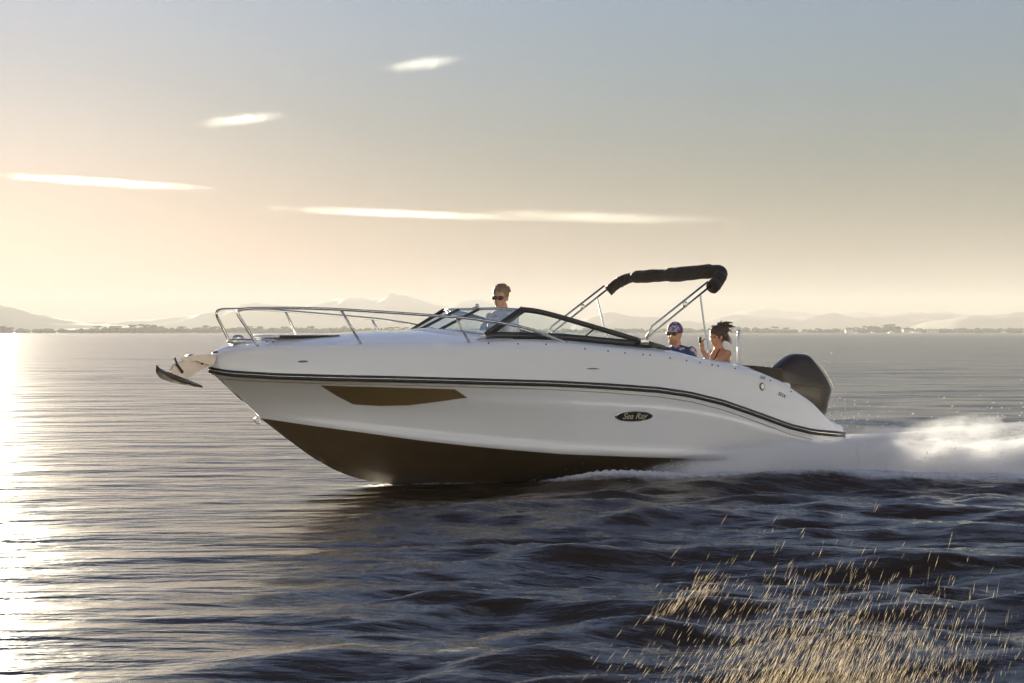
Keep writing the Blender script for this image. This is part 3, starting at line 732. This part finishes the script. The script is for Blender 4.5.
# ------------------------------------------------------------------ sea
def boat_xy(X, Y):
    dx, dy = X-BX, Y-BY
    return -cA*dx - sA*dy, sA*dx - cA*dy
def sstep(a, b, x):
    t = np.clip((x-a)/(b-a), 0, 1); return t*t*(3-2*t)
SUNK = .12
def sea():
    th = np.concatenate([np.linspace(-180, -36, 70, endpoint=False), np.linspace(-36, 36, 860, endpoint=False), np.linspace(36, 180, 70, endpoint=False)])
    th = np.radians(th); nt = len(th)
    r = [1.2]
    while r[-1] < 9000:
        q = r[-1]
        if q < 6: d = .10
        elif q < 27: d = .03+.0022*q
        else: d = q*.012*(1 if q < 300 else 2.5)
        r.append(q+d)
    r = np.array(r); nr = len(r)
    Rr_, T = np.meshgrid(r, th, indexing='ij'); X = Rr_*np.sin(T); Y = Rr_*np.cos(T)
    dr = np.gradient(r)[:, None]*np.ones((1, nt)); dth = np.gradient(th)[None, :]*Rr_
    sp = np.maximum(dr, dth*1.0)
    xb, yb = boat_xy(X, Y)
    # how rough the water is: churned behind and beside the boat, calmer on the sunny side
    churn = sstep(-1.7, -.5, X+.03*(Y-8))*sstep(20.2, 18.2, Y)*sstep(26, 10, X)
    wake = sstep(-3.2, -6, xb)*sstep(1.5+.55*np.maximum(0, -xb), .8+.35*np.maximum(0, -xb), np.abs(yb))*np.exp(-np.maximum(0, -xb)/60)
    calm = sstep(.6, -1.6, X)*sstep(60, 25, Y)
    amp = (1-.68*calm)*(1+1.6*churn+.8*wake)
    Z = np.zeros_like(X); DX = np.zeros_like(X)
    rs = np.random.RandomState(3)
    NC = 84
    for i in range(NC):
        lam = .22*(7.5/.22)**(i/(NC-1)); k = 2*math.pi/lam
        a = rs.normal(R(11), R(18)) if lam < 3 else rs.normal(R(8), R(16))
        if rs.rand() < .10: a += R(rs.uniform(-60, 60))
        slope = .024 if lam < .8 else .026 if lam < 1.6 else .014 if lam < 3 else .007
        kx_, ky_ = k*-math.sin(a), k*math.cos(a); ph = rs.uniform(0, 6.28)
        w = np.clip((lam/(2.6*sp)-1), 0, 1)
        # patches so the trains do not run on for ever
        g = .6+.4*np.sin(X/(lam*5.3)+Y/(lam*2.9)+rs.uniform(0, 6))*np.cos(Y/(lam*3.7)-X/(lam*8.1)+rs.uniform(0, 6))
        p = kx_*X+ky_*Y+ph
        Z += (slope/k)*w*g*(np.sin(p)-.28*np.cos(2*p))
    Z *= amp
    ck = np.clip(churn+.8*wake, 0, 1); near = (ck > .01) & (Y > 0) & (Y < 70) & (np.abs(X) < 40)
    Xn, Yn, sn = X[near], Y[near], sp[near]; zz = np.zeros_like(Xn)
    for i in range(46):                                    # short confused chop in the disturbed water
        lam = .16*(1.5/.16)**(i/45); k = 2*math.pi/lam; a = rs.normal(R(15), R(38)); ph = rs.uniform(0, 6.28)
        wv = np.clip((lam/(2.4*sn)-1), 0, 1); g = .5+.5*np.sin(Xn*1.3/lam**.5+rs.uniform(0, 6))*np.sin(Yn*1.9/lam**.5+Xn*.4+rs.uniform(0, 6))
        p = -math.sin(a)*k*Xn+math.cos(a)*k*Yn+ph+.8*np.sin(Xn*.7/lam+ph)
        zz += .040/k*wv*g*(np.sin(p)-.3*np.cos(2*p))
    Z[near] += zz*ck[near]
    # bow wave and stern hump thrown by the hull
    q = np.maximum(0, 1.6-xb)
    for s in (1, -1):
        c = 1.05+.36*np.maximum(0, .9-xb); w = .22+.07*q
        Z += .12*sstep(1.6, -.8, xb)*np.exp(-((s*yb-c)/w)**2)*np.exp(-q/13)
        Z -= .10*sstep(1.2, -1.5, xb)*np.exp(-((s*yb-c-1.1*w-.25)/(w*.9))**2)*np.exp(-q/15)
    Z -= .16*sstep(-2.6, -3.6, xb)*np.exp(-(yb/.9)**2)*np.exp(-np.maximum(0, -3.4-xb)/2.0)
    Z += .22*np.exp(-((xb+8)/2.6)**2)*np.exp(-(yb/.9)**2)
    # keep the water just under the hull floor
    # foam
    L = np.maximum(0, 1.0-xb)
    edge = 1.0+.36*L
    f1 = sstep(1.2, -.6, xb)*np.exp(-((np.abs(yb)-edge+.12)/(.14+.07*L))**2)*np.exp(-L/22)
    f2 = sstep(-3.0, -3.6, xb)*sstep(1.0+.12*L, .3, np.abs(yb)/(1+.09*L))*np.exp(-L/26)
    f3 = sstep(-1.0, -4.0, xb)*(np.abs(yb) < edge)*.44*np.exp(-L/40)
    f4 = np.exp(-(yb/.22)**2)*sstep(2.3, 1.5, xb)*sstep(-.5, .6, xb)
    foam = np.clip(np.maximum(np.maximum(f1, f2*.95), np.maximum(f3, f4*(xb > -.5))), 0, 1)*((xb < 1.3)+(xb >= 1.3)*f4)
    foam = np.maximum(foam, .13*churn+.10*churn*sstep(.3, 2.5, X)*sstep(11, 7.5, Y))
    Z += foam*.03*rs.rand(*Z.shape)*(sp < .2)
    nv = nr*nt; co = np.empty((nv+1, 3), np.float32)
    co[:nv, 0] = X.ravel(); co[:nv, 1] = Y.ravel(); co[:nv, 2] = Z.ravel(); co[nv] = (0, 0, 0)
    i, j = np.meshgrid(np.arange(nr-1), np.arange(nt), indexing='ij'); j2 = (j+1) % nt
    quads = np.stack([i*nt+j, i*nt+j2, (i+1)*nt+j2, (i+1)*nt+j], -1).reshape(-1, 4)[:, ::-1]
    tri = np.stack([np.arange(nt), (np.arange(nt)+1) % nt, np.full(nt, nv)], -1)
    me = bpy.data.meshes.new('sea'); me.vertices.add(nv+1); me.vertices.foreach_set('co', co.ravel())
    nl = quads.size+tri.size; me.loops.add(nl); me.loops.foreach_set('vertex_index', np.concatenate([quads.ravel(), tri.ravel()]).astype(np.int32))
    npoly = len(quads)+len(tri); me.polygons.add(npoly)
    st = np.concatenate([np.arange(len(quads))*4, len(quads)*4+np.arange(len(tri))*3]).astype(np.int32)
    me.polygons.foreach_set('loop_start', st)
    me.update(calc_edges=True); me.validate()
    me.polygons.foreach_set('use_smooth', np.ones(npoly, bool))
    if me.polygons[0].normal.z < 0: me.flip_normals()
    at = me.attributes.new('foam', 'FLOAT', 'POINT'); at.data.foreach_set('value', np.append(foam.ravel(), 0).astype(np.float32))
    o = bpy.data.objects.new('sea', me); C.objects.link(o); o['kind'] = 'structure'
    m, nt_, N, Lk, b = newmat('sea_water')
    b.inputs['Base Color'].default_value = (.034, .021, .010, 1); b.inputs['Specular IOR Level'].default_value = .34; b.inputs['IOR'].default_value = 1.333
    b.inputs['Roughness'].default_value = .16
    geo = N.new('ShaderNodeNewGeometry'); 
    mp = N.new('ShaderNodeMapping'); mp.inputs['Rotation'].default_value[2] = R(-10); mp.inputs['Scale'].default_value = (.62, 1.45, 1)
    Lk.new(geo.outputs['Position'], mp.inputs[0])
    n1 = N.new('ShaderNodeTexNoise'); n1.inputs['Scale'].default_value = .55; n1.inputs['Detail'].default_value = 3.5; n1.inputs['Roughness'].default_value = .55
    Lk.new(mp.outputs[0], n1.inputs['Vector'])
    n2 = N.new('ShaderNodeTexNoise'); n2.inputs['Scale'].default_value = 7; n2.inputs['Detail'].default_value = 3
    Lk.new(mp.outputs[0], n2.inputs['Vector'])
    bp1 = N.new('ShaderNodeBump'); bp1.inputs['Strength'].default_value = 1; bp1.inputs['Distance'].default_value = .22
    bp2 = N.new('ShaderNodeBump'); bp2.inputs['Strength'].default_value = 1; bp2.inputs['Distance'].default_value = .018
    Lk.new(n1.outputs['Fac'], bp1.inputs['Height']); Lk.new(n2.outputs['Fac'], bp2.inputs['Height']); Lk.new(bp1.outputs[0], bp2.inputs['Normal'])
    Lk.new(bp2.outputs[0], b.inputs['Normal'])
    fo = N.new('ShaderNodeAttribute'); fo.attribute_name = 'foam'
    n3 = N.new('ShaderNodeTexNoise'); n3.inputs['Scale'].default_value = 2.2; n3.inputs['Detail'].default_value = 9; n3.inputs['Roughness'].default_value = .68
    mp3 = N.new('ShaderNodeMapping'); mp3.inputs['Scale'].default_value = (.6, 1.6, 1); mp3.inputs['Rotation'].default_value[2] = R(-20); Lk.new(geo.outputs['Position'], mp3.inputs[0]); Lk.new(mp3.outputs[0], n3.inputs['Vector'])
    ad = N.new('ShaderNodeMath'); ad.operation = 'ADD'; Lk.new(fo.outputs['Fac'], ad.inputs[0]); Lk.new(n3.outputs['Fac'], ad.inputs[1])
    mr = N.new('ShaderNodeMapRange'); mr.inputs['From Min'].default_value = .72; mr.inputs['From Max'].default_value = 1.12; Lk.new(ad.outputs[0], mr.inputs['Value'])
    fd = N.new('ShaderNodeBsdfPrincipled'); fd.inputs['Base Color'].default_value = (.62, .63, .65, 1); fd.inputs['Roughness'].default_value = .7
    fd.inputs['Subsurface Weight'].default_value = 0
    bp3 = N.new('ShaderNodeBump'); bp3.inputs['Distance'].default_value = .06; bp3.inputs['Strength'].default_value = 1; Lk.new(n3.outputs['Fac'], bp3.inputs['Height']); Lk.new(bp3.outputs[0], fd.inputs['Normal'])
    mx = N.new('ShaderNodeMixShader'); Lk.new(mr.outputs[0], mx.inputs[0]); Lk.new(b.outputs[0], mx.inputs[1]); Lk.new(fd.outputs[0], mx.inputs[2])
    Lk.new(mx.outputs[0], N['Material Output'].inputs[0]); me.materials.append(m)
    return o
sea()
# ------------------------------------------------------------------ spray thrown by the hull: a cloud of fine drops
def spray(name, start, heading, length, w0, w1, h0, h1, dens, label, aniso=-.1):
    """wedge of mist; start in boat space, heading = turn from straight astern"""
    m = MB(); rows = []
    n = 12
    for i in range(n+1):
        t = i/n; x = length*t; w = w0+(w1-w0)*t; h = h0+(h1-h0)*t**.6
        rows.append([(x, w*1.05*math.cos(a), -.25+(h+.3)*1.05*max(0, math.sin(a))) for a in np.linspace(0, math.pi, 13)])
    v, f = loft(rows); k = 13
    f = list(f)+[tuple(range(k)), tuple(n*k+i for i in range(k))]+[(i*k, (i+1)*k, (i+1)*k+k-1, i*k+k-1) for i in range(n)]
    mt = bpy.data.materials.new(name); mt.use_nodes = True; nt = mt.node_tree; N = nt.nodes; L = nt.links
    N.remove(N['Principled BSDF']); pv = N.new('ShaderNodeVolumePrincipled'); pv.inputs['Color'].default_value = (.90, .90, .92, 1) if aniso < -.38 else (.80, .79, .77, 1); pv.inputs['Anisotropy'].default_value = aniso
    L.new(pv.outputs[0], N['Material Output'].inputs['Volume'])
    tc = N.new('ShaderNodeTexCoord'); sx = N.new('ShaderNodeSeparateXYZ'); L.new(tc.outputs['Object'], sx.inputs[0])
    def ma(op, a, b=None, c=None, clamp=False):
        q = N.new('ShaderNodeMath'); q.operation = op; q.use_clamp = clamp
        for i, s in enumerate((a, b, c)):
            if s is None: continue
            if isinstance(s, (int, float)): q.inputs[i].default_value = s
            else: L.new(s, q.inputs[i])
        return q.outputs[0]
    t = ma('DIVIDE', sx.outputs[0], length)
    w = ma('MULTIPLY_ADD', t, w1-w0, w0); h = ma('MULTIPLY_ADD', ma('POWER', ma('MAXIMUM', t, 0.0), .6), h1-h0, h0)
    yy = ma('DIVIDE', sx.outputs[1], w); zz = ma('DIVIDE', sx.outputs[2], h)
    r2 = ma('ADD', ma('MULTIPLY', yy, yy), ma('MULTIPLY', zz, zz))
    mp = N.new('ShaderNodeMapping'); mp.inputs['Scale'].default_value = (.8, 1.6, 2.4); mp.inputs['Rotation'].default_value[1] = R(12); L.new(tc.outputs['Object'], mp.inputs[0])
    nz = N.new('ShaderNodeTexNoise'); nz.inputs['Scale'].default_value = 1.5; nz.inputs['Detail'].default_value = 4; nz.inputs['Roughness'].default_value = .6; L.new(mp.outputs[0], nz.inputs['Vector'])
    core = ma('SUBTRACT', 1.0, r2)
    d = ma('ADD', core, ma('MULTIPLY', ma('SUBTRACT', nz.outputs['Fac'], ma('MULTIPLY_ADD', t, .14, .50)), ma('MULTIPLY_ADD', t, 4.5, 2.4)))
    d = ma('MULTIPLY', d, 1.2, clamp=True)
    edge = ma('MULTIPLY', ma('SUBTRACT', 1.05, r2), 3.0, clamp=True)
    head = ma('MULTIPLY', t, 6.0, clamp=True); tail = ma('MULTIPLY', ma('SUBTRACT', 1.0, t), 2.2, clamp=True)
    d = ma('MULTIPLY', ma('MULTIPLY', d, edge), ma('MULTIPLY', head, tail))
    L.new(ma('MULTIPLY', d, ma('MULTIPLY_ADD', t, -.75*dens, dens)), pv.inputs['Density'])
    o = mesh(name, v, f, mt, None, True, 'stuff')
    p = to_world(start); o.location = (p.x, p.y, 0); o.rotation_euler[2] = ANG+heading
    tag(o, label, 'spray'); return o
spray('hull_spray', (-.6, 1.26, 0), R(-15), 9.0, .16, 1.1, .12, 1.08, 20.0, 'white mist of spray streaming back from the near side of the hull', -.4)
spray('stern_spray', (-3.2, 0.0, 0), R(0), 11.0, .7, 1.7, .30, .70, .22, 'churned spray hanging over the wake behind the outboard', -.35)
spray('far_spray', (.4, -1.1, 0), R(17), 10.0, .22, .9, .10, .48, .25, 'sunlit spray streaming back beyond the far side of the hull', -.35)
# single drops and strings of water flung up close to the camera
def drops(name, n, fn, mat, label):
    vs, fs = [], []; oct_f = [(0, 1, 2), (0, 2, 3), (0, 3, 4), (0, 4, 1), (5, 2, 1), (5, 3, 2), (5, 4, 3), (5, 1, 4)]
    for i in range(n):
        p, d, L, r = fn(i); d = d.normalized(); a = d.cross(Vector((0, 1, 0))).normalized(); b = d.cross(a)
        k = len(vs); c = [p+d*L*.5, p+a*r, p+b*r, p-a*r, p-b*r, p-d*L*.5]; vs += [tuple(q) for q in c]; fs += [tuple(k+j for j in f) for f in oct_f]
    o = mesh(name, vs, fs, mat, None, True, 'stuff'); tag(o, label, 'spray'); return o
mw, nt, N, L, b = newmat('water_drops')
b.inputs['Base Color'].default_value = (.9, .86, .8, 1); b.inputs['Roughness'].default_value = .08; b.inputs['IOR'].default_value = 1.33; b.inputs['Transmission Weight'].default_value = .55
tr = N.new('ShaderNodeBsdfTranslucent'); tr.inputs[0].default_value = (.9, .74, .48, 1); mx = N.new('ShaderNodeMixShader'); mx.inputs[0].default_value = .20  # golden sunlight through the drops put into the translucent colour
L.new(b.outputs[0], mx.inputs[1]); L.new(tr.outputs[0], mx.inputs[2]); L.new(mx.outputs[0], N['Material Output'].inputs[0])
rd = random.Random(21)
def near_drop(i):
    # fountains with a few origins, drops lean up and to the right
    Y = rd.uniform(4.6, 6.6)
    if rd.random() < .035: k = rd.gauss(0, 1); u = 690+k*20; v = 596-k*9+rd.gauss(0, 6)
    elif rd.random() < .6: u = rd.gauss(825, 72); v = 705-abs(rd.gauss(0, 52))
    else: u = rd.gauss(835, 82); v = 705-abs(rd.gauss(0, 56))*(.5+.5*min(1, max(0, u-560)/200))
    if rd.random() < .012: v -= rd.uniform(20, 70)
    X = (u-512)/F*5.4*Y/5.4; z = H-(v-HZ)/F*Y
    z = max(.02, z)
    d = Vector((.62+rd.gauss(0, .10)-.0011*(u-700), rd.gauss(0, .3), 1))
    return Vector((X, Y, z)), d, rd.uniform(.014, .055)*(1.9 if rd.random() < .12 else 1), rd.uniform(.0002, .00055)
drops('near_spray', 4200, near_drop, mw, 'golden backlit drops and strings of water flung up close to the camera')
def hull_drop(i):
    q = rd.random()**.7*7; s = 1 if rd.random() < .6 else -1
    x = .5-q; y = s*(1.04+.27*q+rd.gauss(0, .12+.05*q)); z = abs(rd.gauss(0, .04+.055*q)) 
    p = to_world((x, y, z)); return p, Vector((.8, .1, .5+rd.gauss(0, .3))), rd.uniform(.006, .03), rd.uniform(.0015, .0045)
M['drop'] = pm('spray_white', (.85, .86, .88), .6)
drops('hull_spray', 6000, hull_drop, M['drop'], 'fine white drops flying off the chine along the hull')

# ------------------------------------------------------------------ far shore and hills
M['hill'] = pm('hillside', (.034, .028, .020), .95, var=.5, scale=.004, col2=(.06, .048, .034))
M['wood'] = pm('shore_trees', (.035, .040, .022), .95, var=.5, scale=.05, col2=(.06, .055, .03))
M['sand'] = pm('shore_ground', (.20, .17, .12), .95, var=.3, scale=.02)
M['wall'] = pm('pale_render_wall', (.65, .62, .56), .8)
M['roofm'] = pm('clay_roof', (.30, .14, .08), .8)
M['hullw'] = pm('small_boat_white', (.8, .8, .8), .4)
def hill(prof, dist, depth, seed):
    """prof: skyline as (column, row) pairs at that distance; a ridge with a rounded, gullied body"""
    rs = np.random.RandomState(seed); us = np.linspace(prof[0][0], prof[-1][0], 260)
    vs_ = np.interp(us, *zip(*prof)); ker = np.hanning(9); ker /= ker.sum(); vs_ = np.convolve(np.pad(vs_, 4, 'edge'), ker, 'valid')
    X = (us-512)/F*dist; Hh = np.maximum(0, H+(HZ+1.5-vs_)/F*dist)
    rows = []; ph = rs.uniform(0, 6, 8)
    for q in np.linspace(-1, 1, 29):
        k = (1-abs(q)**1.7)
        if q < 0: k = k**1.15
        rw = []
        for x, h in zip(X, Hh):
            g = 1+(.16*math.sin(x*.011+q*5+ph[0])+.10*math.sin(x*.031-q*9+ph[1])+.05*math.sin(x*.083+q*17+ph[2]))*min(1, abs(q)*3)
            y = dist+q*depth+60*math.sin(x*.006+ph[3])
            rw.append((x*(y/dist)**.0, y, h*k*g-2))
        rows.append(rw)
    v, f = loft(rows); return mesh('hills', v, f, M['hill'], None, True, 'structure')
hill([(-260,300),(-120,296),(-40,300),(0,305),(15,308),(35,314),(60,320),(90,325),(130,328),(160,334)], 6200, 700, 1)
hill([(60,334),(100,324),(180,318),(230,312),(262,304),(300,309),(345,300),(375,303),(392,297),(403,296),(418,300),(436,307),(452,304),(470,301),(490,304),(512,312),(540,317),(560,322),(600,334)], 7800, 700, 2)
hill([(560,334),(585,319),(604,314),(618,315),(632,318),(660,320),(700,324),(720,318),(740,315),(760,318),(790,319),(815,317),(830,315),(850,318),(880,318),(905,315),(925,314),(950,316),(965,320),(990,328),(1000,334)], 6600, 500, 3)
hill([(900,334),(930,324),(960,318),(1000,315),(1030,313),(1080,311),(1160,310),(1300,316),(1400,330)], 5600, 500, 4)
hill([(700,330),(745,312),(770,310),(790,314),(830,316),(862,313),(880,315),(950,314),(1000,318),(1100,322)], 8300, 500, 5)
SD = 2600.0
# low spit of land
m = MB(); rws = []
for y in np.linspace(-1, 1, 7):
    rws.append([((u-512)/F*SD, SD+60+y*70+18*math.sin(u*.02), 1.6*(1-abs(y)**2)*1-.5+.5*math.sin(u*.11)*(1-abs(y))) for u in np.linspace(-500, 1550, 300)])
m.add(*loft(rws)); m.build('shore', M['sand'], None, True, 'structure')
# wood on the shore: uneven crowns of many kinds, too far off to count
ts = random.Random(9); m = MB()
tl_h = lambda u: np.interp(u, [-500,0,20,40,80,120,145,175,210,250,300,360,420,520,640,700,745,790,830,880,895,915,930,960,1000,1100,1550], [6,7.0,5,5.5,6,8.5,9,6,8,7,6.5,7,6,6,5.5,6,7.5,5.5,4.6,8.5,10.0,7,5.0,6,6.5,6,6])
for i in range(1500):
    u = ts.uniform(-480, 1530); hh = float(tl_h(u))*ts.uniform(.55, 1.12); X = (u-512)/F*SD; Y = SD+ts.uniform(10, 90); w = ts.uniform(3, 8)
    a, b_, c_ = ts.uniform(3, 7), ts.uniform(3, 7), ts.uniform(0, 6)
    m.ball((X, Y, hh*.5), (w, w*.8, hh*.58), 2, None, lambda q: 1+.22*math.sin(q.x*a+c_)*math.cos(q.z*b_+c_)+.1*math.sin(q.y*9+q.z*11))
for i in range(46):                                        # umbrella pines standing over the rest
    u = ts.choice([ts.uniform(-100, 60), ts.uniform(90, 200), ts.uniform(200, 420), ts.uniform(730, 900)]); hh = float(tl_h(u))*ts.uniform(1.15, 1.4); X = (u-512)/F*SD; Y = SD+ts.uniform(0, 40)
    m.tube([(X, Y, 0), (X+ts.uniform(-.6, .6), Y, hh*.85)], [.5, .3], 5)
    for k in range(4): m.ball((X+ts.uniform(-3, 3), Y+ts.uniform(-2, 2), hh*ts.uniform(.85, .98)), (ts.uniform(2.5, 4.5), 3, ts.uniform(.7, 1.3)), 1)
wd = m.build('shore_woods', M['wood'], None, True, 'stuff'); tag(wd, 'hazy low band of trees along the far shore', 'woods')
# small white boats moored off the far shore, and pale houses on it
def moored(u, ln, mast, label, cabin=True, Yd=2480):
    o = empty('moored_boat', ((u-512)/F*Yd, Yd, 0), ts.uniform(-.3, .3), label, 'moored boat', 'white boats moored off the far shore')
    rws = []
    for t in np.linspace(0, 1, 10):
        w = ln*.17*(1-t**2.6)+.03; x = ln*(t-.5); z1 = ln*(.12+.05*t*t)
        rws.append([(x, -w, z1), (x, -w*.8, .1), (x, 0, -.3), (x, w*.8, .1), (x, w, z1), (x, 0, z1+.05)])
    v, f = loft(rws, True); mesh('hull', v, list(f)+[(0, 1, 2, 3, 4, 5)], M['hullw'], o)
    if cabin:
        m = MB(); m.box((-.05*ln, 0, ln*.20), (ln*.36, ln*.2, ln*.15), bev=ln*.02); m.build('cabin', M['hullw'], o)
    if mast:
        m = MB(); m.tube([(0, 0, .5), (0, 0, mast)], [.10, .06], 6); m.tube([(0, 0, ln*.22), (-ln*.42, 0, ln*.23)], [.16, .12], 6); m.build('mast', M['hullw'], o)
moored(856, 7, 9, 'smallest white sailboat moored by itself off the far shore')
moored(873, 6.5, 0, 'small white cabin boat moored beside the larger white cruiser')
moored(891.5, 9.5, 0, 'larger white cruiser with long cabin moored off the far shore')
moored(914, 8.5, 0, 'white cruiser moored close beside a masted yacht')
moored(918.5, 8, 11, 'masted white yacht moored right beside a cruiser')
moored(1004, 8.5, 10, 'white yacht moored alone at the far end of the shore')
def house(u, w, h, d, label, Yd=2555, z=1.0):
    o = empty('shore_house', ((u-512)/F*Yd, Yd, z-.6), ts.uniform(-.2, .2), label, 'house', 'pale houses along the far shore')
    m = MB(); m.box((0, 0, h/2), (w, d, h)); m.build('wall', M['wall'], o, False)
    m = MB(); m.add([(-w*.54, -d*.55, h), (w*.54, -d*.55, h), (w*.54, d*.55, h), (-w*.54, d*.55, h), (-w*.54, 0, h*1.3), (w*.54, 0, h*1.3)], [(0, 1, 5, 4), (3, 2, 5, 4), (0, 3, 4), (1, 2, 5), (0, 1, 2, 3)]); m.build('roof', M['roofm'], o, False)
    for k in range(3):
        m = MB(); m.box((-w*.3+k*w*.3, -d/2-.03, h*.55), (w*.10, .1, h*.3)); m.build('window', M['dash'], o, False)
house(907, 12, 4.5, 8, 'pale house behind the moored yacht and cruiser')
house(933, 16, 4, 8, 'long low pale house further along the shore from the moored yacht')
house(849, 10, 4, 8, 'small pale house behind the smallest moored sailboat')
# ------------------------------------------------------------------ thin clouds, far beyond the haze
def cloud(pts, thick, depth, dens, label, dist=13000.0):
    """long lens of cloud following pts (column,row); real size from the distance"""
    k = dist/F; a, b_ = pts[0], pts[-1]; cx, cy = (a[0]+b_[0])/2, (a[1]+b_[1])/2
    Lh = math.hypot(b_[0]-a[0], b_[1]-a[1])/2*k; th = thick*k/2; rot = -math.atan2(b_[1]-a[1], b_[0]-a[0])
    m = MB(); m.ball((0, 0, 0), (Lh, depth, th), 3)
    mt = bpy.data.materials.new('cloud'); mt.use_nodes = True; nt = mt.node_tree; N = nt.nodes; L = nt.links; N.remove(N['Principled BSDF'])
    pv = N.new('ShaderNodeVolumePrincipled'); pv.inputs['Color'].default_value = (1, .99, .97, 1); pv.inputs['Anisotropy'].default_value = .6
    L.new(pv.outputs[0], N['Material Output'].inputs['Volume'])
    tc = N.new('ShaderNodeTexCoord'); mp = N.new('ShaderNodeMapping'); mp.inputs['Scale'].default_value = (1/Lh, 1/depth, 1/th); L.new(tc.outputs['Object'], mp.inputs[0])
    vm = N.new('ShaderNodeVectorMath'); vm.operation = 'LENGTH'; L.new(mp.outputs[0], vm.inputs[0])
    nz = N.new('ShaderNodeTexNoise'); nz.inputs['Scale'].default_value = 1.4; nz.inputs['Detail'].default_value = 4
    m2 = N.new('ShaderNodeMapping'); m2.inputs['Scale'].default_value = (4, .8, 1); m2.inputs['Location'].default_value = (cx*.1, cy*.1, 0); L.new(mp.outputs[0], m2.inputs[0]); L.new(m2.outputs[0], nz.inputs['Vector'])
    q = N.new('ShaderNodeMath'); q.operation = 'MULTIPLY_ADD'; L.new(nz.outputs['Fac'], q.inputs[0]); q.inputs[1].default_value = .7; L.new(vm.outputs['Value'], q.inputs[2])
    mr = N.new('ShaderNodeMapRange'); mr.interpolation_type = 'SMOOTHSTEP'; mr.inputs['From Min'].default_value = 1.32; mr.inputs['From Max'].default_value = .15; mr.inputs['To Min'].default_value = 0; mr.inputs['To Max'].default_value = dens
    L.new(q.outputs[0], mr.inputs['Value']); L.new(mr.outputs[0], pv.inputs['Density'])
    o = m.build('cloud', mt, None, True, 'thing'); o.location = ((cx-512)*k, dist, H+(HZ-cy)*k); o.rotation_euler[1] = -rot if False else rot*-1
    tag(o, label, 'cloud', None); return o
cloud([(372,70),(472,58)], 15, 250, .00035, 'short bright cloud, highest of all in the sky')
cloud([(188,126),(296,113)], 13, 250, .00038, 'short thin cloud above the two long streaks')
cloud([(-40,173),(240,191)], 11, 250, .00061, 'long bright cloud streak nearest the sun')
cloud([(240,207),(560,220)], 11, 250, .0006, 'long thin cloud streak over the bow of the speedboat')
cloud([(425,212),(760,222)], 17, 250, .00028, 'faintest cloud streak reaching over the black canopy')

# ------------------------------------------------------------------ air, light, camera
HAZE = True; HZT = 165.0
if HAZE:
    m = MB(); m.box((0, 0, HZT/2-2), (18400, 18400, HZT)); hz = m.build('haze', None, None, False, 'stuff')
    mt = bpy.data.materials.new('haze_air'); mt.use_nodes = True; N = mt.node_tree.nodes; N.remove(N['Principled BSDF'])
    pv = N.new('ShaderNodeVolumePrincipled'); pv.inputs['Color'].default_value = (1, .975, .94, 1); pv.inputs['Density'].default_value = 2.0e-4; pv.inputs['Anisotropy'].default_value = -.3
    mt.node_tree.links.new(pv.outputs[0], N['Material Output'].inputs['Volume']); hz.data.materials.append(mt)
    tag(hz, 'pale golden sea haze filling the air over the bay', 'haze')
sc = bpy.context.scene
w = bpy.data.worlds.new('World'); sc.world = w; w.use_nodes = True; N = w.node_tree.nodes; L = w.node_tree.links
bg = N['Background']; sk = N.new('ShaderNodeTexSky'); sk.sky_type = 'NISHITA'; sk.sun_disc = False
sk.sun_elevation = SUN_EL; sk.sun_rotation = SUN_AZ; sk.air_density = 1.9; sk.dust_density = 1.2; sk.ozone_density = 10.0; sk.altitude = 0
hs = N.new('ShaderNodeHueSaturation'); hs.inputs['Saturation'].default_value = .66; L.new(sk.outputs[0], hs.inputs['Color']); L.new(hs.outputs[0], bg.inputs[0]); bg.inputs[1].default_value = .05
sun = bpy.data.lights.new('sun', 'SUN'); sun.energy = 5; sun.angle = R(.5); sun.color = (1, .905, .69)
so = bpy.data.objects.new('sun', sun); C.objects.link(so)
d = Vector((math.sin(SUN_AZ)*math.cos(SUN_EL), math.cos(SUN_AZ)*math.cos(SUN_EL), math.sin(SUN_EL)))
so.rotation_euler = (-d).to_track_quat('-Z', 'Y').to_euler(); so.location = d*50
cam = bpy.data.cameras.new('camera'); co = bpy.data.objects.new('camera', cam); C.objects.link(co); sc.camera = co
co.location = (0, 0, H); co.rotation_euler = (R(90), 0, 0); cam.sensor_width = 36; cam.lens = F/1024*36; cam.shift_y = (HZ-341.5)/1024
cam.clip_start = .2; cam.clip_end = 40000
cam.dof.use_dof = False
sc.view_settings.view_transform = 'Standard'; sc.view_settings.look = 'None'; sc.view_settings.gamma = 1; sc.view_settings.use_curve_mapping = False
sc.view_settings.exposure = 2.62
sc.render.engine = 'CYCLES'; sc.cycles.use_denoising = True; sc.cycles.max_bounces = 12; sc.cycles.volume_bounces = 3; sc.cycles.transparent_max_bounces = 16
sc.cycles.volume_max_steps = 96; sc.cycles.sample_clamp_indirect = 8
